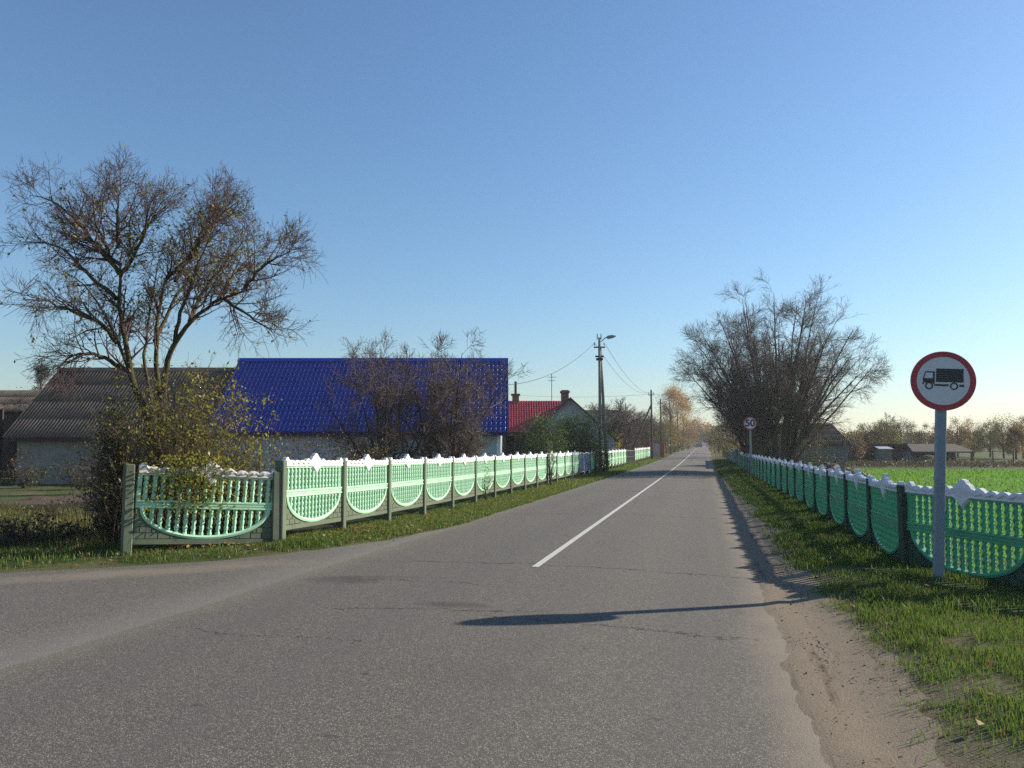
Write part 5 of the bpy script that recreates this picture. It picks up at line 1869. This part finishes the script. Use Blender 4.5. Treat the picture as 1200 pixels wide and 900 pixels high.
# ------------------------------------------------------------------ grass blades and fallen leaves
GR = leafmat('grass_blade', [(.055, .115, .012), (.085, .165, .018), (.12, .20, .025), (.06, .105, .015), (.18, .155, .055), (.095, .15, .02)], .5)
GD = leafmat('dry_grass_blade', [(.12, .11, .035), (.17, .15, .05), (.09, .10, .025), (.22, .18, .07), (.07, .10, .02)], .4)
FG = leafmat('field_blade', [(.09, .22, .012), (.12, .28, .018), (.16, .32, .03), (.08, .17, .012)], .5)


def blades(name, label, xy, hgt, wid, mat, seed, cat='grass', lean=.6):
    r_ = np.random.default_rng(seed)
    n = len(xy)
    z = ground_z(xy[:, 0], xy[:, 1])
    B = np.c_[xy, z - .004]
    a = r_.uniform(0, 6.283, n)
    h = (hgt * r_.uniform(.45, 1.2, n))[:, None]
    w_ = (wid * r_.uniform(.6, 1.3, n))[:, None]
    s_ = np.stack([np.cos(a), np.sin(a), np.zeros(n)], 1) * w_ * .5
    b2 = a + math.pi / 2 + r_.normal(0, .5, n)
    ld = np.stack([np.cos(b2), np.sin(b2), np.zeros(n)], 1) * (r_.uniform(.1, 1.0, n) * lean)[:, None] * h
    m_ = B + ld * .35 + np.array([0, 0, 1]) * h * .6
    tp = B + ld + np.array([0, 0, 1]) * h * .92
    V = np.stack([B - s_, B + s_, m_ + s_ * .75, m_ - s_ * .75, tp], 1).reshape(-1, 3)
    i = np.arange(n)[:, None] * 5
    o_ = ob(name, np_mesh(name, V, i + np.array([[0, 1, 2, 3]]), i + np.array([[3, 2, 4]]), [mat]))
    tag(o_, label, cat, None, 'stuff')
    return o_


r_ = np.random.default_rng(500)


def scatter(n, x0, x1, y0, y1, f):
    p_ = np.stack([r_.uniform(x0, x1, n), r_.uniform(y0, y1, n)], 1)
    return p_[r_.uniform(0, 1, n) < f(p_[:, 0], p_[:, 1])]


def path_edge(y):
    return np.interp(y, np.concatenate([np.linspace(-4, 30, 341), np.linspace(30.5, 240, 80)]), e1)


def verge_f(x, y):
    d = x - path_edge(y) + .10 * (vnoise(x * 5, y * 5, 2) - .5)
    patch = sstep(.30, .58, vnoise(x * 1.6, y * 1.6, 31) * .6 + vnoise(x * 5, y * 5, 32) * .4)
    return sstep(-.22, .30, d) * (.12 + .88 * patch)


near = scatter(150000, .9, 6.5, 2.2, 10.5, verge_f)
vis = (near[:, 0] < 3.4) | (near[:, 1] < 9.4)
near = near[vis]
mid = scatter(60000, .8, 2.5, 10.5, 30, verge_f)
blades('verge_grass', 'patchy short green grass on the right verge below the fence', np.concatenate([near, mid]), np.concatenate([np.full(len(near), .062), np.full(len(mid), .085)]) * (.6 + .8 * vnoise(np.concatenate([near, mid])[:, 0] * 3, np.concatenate([near, mid])[:, 1] * 3, 33)), np.concatenate([np.full(len(near), .006), np.full(len(mid), .010)]), GR, 501)
far = scatter(26000, .7, 2.5, 30, 90, verge_f)
blades('verge_grass', 'grass strip along the far part of the right fence', far, .12, .022, GR, 502)
tuft = np.repeat(scatter(900, 1.2, 2.5, 6.5, 26, lambda x, y: sstep(.4, .6, vnoise(x * 2, y * 2, 40)) * sstep(0, .3, x - path_edge(y))), 16, 0)
tuft = tuft + r_.normal(0, .03, tuft.shape)
blades('grass_tuft', 'taller grass tufts at the foot of the right fence', tuft, .13, .007, GR, 503, lean=.9)


def edge_d(x, y):
    """metres outside the side road / main road left edge (positive = on the grass)"""
    ex, ey = edge[:, 0], edge[:, 1]
    d = np.full(len(x), 1e9)
    for k in range(len(ex) - 1):
        ax, ay, bx, by = ex[k], ey[k], ex[k + 1], ey[k + 1]
        L2 = (bx - ax) ** 2 + (by - ay) ** 2
        tq = np.clip(((x - ax) * (bx - ax) + (y - ay) * (by - ay)) / L2, 0, 1)
        dd = np.hypot(x - ax - tq * (bx - ax), y - ay - tq * (by - ay))
        sg = np.sign((bx - ax) * (y - ay) - (by - ay) * (x - ax))
        better = dd < np.abs(d)
        d = np.where(better, -sg * dd * 1.0, d)
    d = np.where(y > 16.5, -4.72 - x, d)
    return d


def left_f(x, y):
    d = edge_d(x, y) + .12 * (vnoise(x * 5, y * 5, 51) - .5)
    patch = sstep(.25, .55, vnoise(x * 1.7, y * 1.7, 52) * .6 + vnoise(x * 6, y * 6, 53) * .4)
    return sstep(.0, .2, d) * (.25 + .75 * patch) * (d < 1.9)


n1 = scatter(90000, -6.6, -4.7, 10.5, 30, left_f)
n2 = scatter(90000, -15, -5.4, 2.0, 12.5, left_f)
al = np.concatenate([n1, n2])
blades('verge_grass', 'green grass strip between the left fence and the asphalt', al, .085 * (.6 + .8 * vnoise(al[:, 0] * 3, al[:, 1] * 3, 54)), .009, GR, 504)
n3 = scatter(36000, -6.5, -4.7, 30, 120, left_f)
blades('verge_grass', 'narrow far grass strip along the left kerb', n3, .13, .03, GR, 505)
# yard: dry uneven grass
cxy = np.stack([r_.uniform(-13, -4.6, 60000), r_.uniform(11.2, 20.5, 60000)], 1)
yw = cxy[:, :1] * RIGHT[:2] + cxy[:, 1:] * FWD[:2]
behind = ((yw[:, 0] + 7.66) * (10.98 - 9.42) - (yw[:, 1] - 9.42) * (-6.33 + 7.66)) < -.05
keep = (edge_d(yw[:, 0], yw[:, 1]) > .55) & behind & (r_.uniform(0, 1, len(yw)) < .35 + .65 * sstep(.3, .6, vnoise(yw[:, 0] * .9, yw[:, 1] * .9, 60)))
yw = yw[keep]
blades('yard_grass', 'rough dry grass of the open yard left of the corner fence bay', yw, .17 * (.5 + 1.0 * vnoise(yw[:, 0] * 1.4, yw[:, 1] * 1.4, 61)), .011, GD, 506, lean=.8)
ff = scatter(60000, 3.3, 16, 8.5, 24, lambda x, y: .35 + .65 * vnoise(x * 1.2, y * 1.2, 70))
blades('field_grass', 'short bright green crop just beyond the right fence', ff, .10, .016, FG, 507)
ff = scatter(50000, 4, 48, 24, 58, lambda x, y: .35 + .65 * vnoise(x * .6, y * .6, 71))
blades('field_grass', 'bright green crop across the far part of the field', ff, .14, .05, FG, 508)


def litter(name, label, xy, size, mat, seed, lift=.012):
    r2 = np.random.default_rng(seed)
    n = len(xy)
    c_ = np.c_[xy, ground_z(xy[:, 0], xy[:, 1]) + lift + r2.uniform(0, .03, n)]
    nm = unit(np.stack([r2.normal(0, .35, n), r2.normal(0, .35, n), np.ones(n)], 1))
    a = unit(np.cross(nm, r2.normal(0, 1, (n, 3))))
    b_ = np.cross(nm, a)
    s_ = (size * r2.uniform(.6, 1.4, n))[:, None]
    V = np.stack([c_ - a * s_ * .5, c_ + b_ * s_ * .3 + nm * s_ * .12, c_ + a * s_ * .5, c_ - b_ * s_ * .3 + nm * s_ * .12], 1).reshape(-1, 3)
    o_ = ob(name, np_mesh(name, V, np.arange(n)[:, None] * 4 + np.array([[0, 1, 2, 3]]), None, [mat]))
    tag(o_, label, 'leaves', None, 'stuff')


DL = leafmat('dead_leaf', [(.20, .11, .04), (.30, .19, .06), (.14, .075, .04), (.36, .25, .09), (.24, .09, .035), (.42, .34, .18)], .25)
l1 = scatter(10000, -15, -4.9, 3.0, 14, lambda x, y: sstep(-.05, .3, edge_d(x, y)) * (edge_d(x, y) < 1.2) * (.3 + .7 * sstep(.35, .6, vnoise(x, y, 80))))
litter('fallen_leaves', 'yellow and brown fallen leaves along the side road edge', l1, .055, DL, 601, .035)
l2 = scatter(800, 1.2, 6, 2.5, 10, lambda x, y: .2 + .8 * sstep(.45, .65, vnoise(x * 1.3, y * 1.3, 81)))
litter('fallen_leaves', 'scattered dead leaves on the right verge grass', l2, .055, DL, 602, .03)
l3 = scatter(2600, .62, 1.5, 2.5, 14, lambda x, y: .15 + .6 * sstep(.5, .7, vnoise(x * 2.5, y * 1.2, 83)) * (x < path_edge(y) + .1))
DK = leafmat('dark_crumb', [(.05, .035, .025), (.08, .055, .04), (.035, .028, .02)], .1)
litter('soil_crumbs', 'dark crumbs of dry stalks on the sandy verge', l3, .022, DK, 603, .004)
l4 = scatter(4500, -6.2, -4.8, 12, 40, lambda x, y: .6 + 0 * x)
litter('fallen_leaves', 'small dead leaves in the grass along the left fence', l4, .05, DL, 604, .045)

# ------------------------------------------------------------------ thin autumn haze
hm = bpy.data.materials.new('haze_air')
hm.use_nodes = True
hn = hm.node_tree
hn.nodes.clear()
ho = hn.nodes.new('ShaderNodeOutputMaterial')
hv = hn.nodes.new('ShaderNodeVolumePrincipled')
hv.inputs['Color'].default_value = (.92, .95, 1, 1)
hv.inputs['Density'].default_value = .0004
hv.inputs['Anisotropy'].default_value = .2
hn.links.new(hv.outputs[0], ho.inputs['Volume'])
hz = MB().box(-720, 720, -75, 915, -1.3, 19).build('haze', hm)
tag(hz, 'thin pale autumn haze over the village street', 'haze', None, 'stuff')
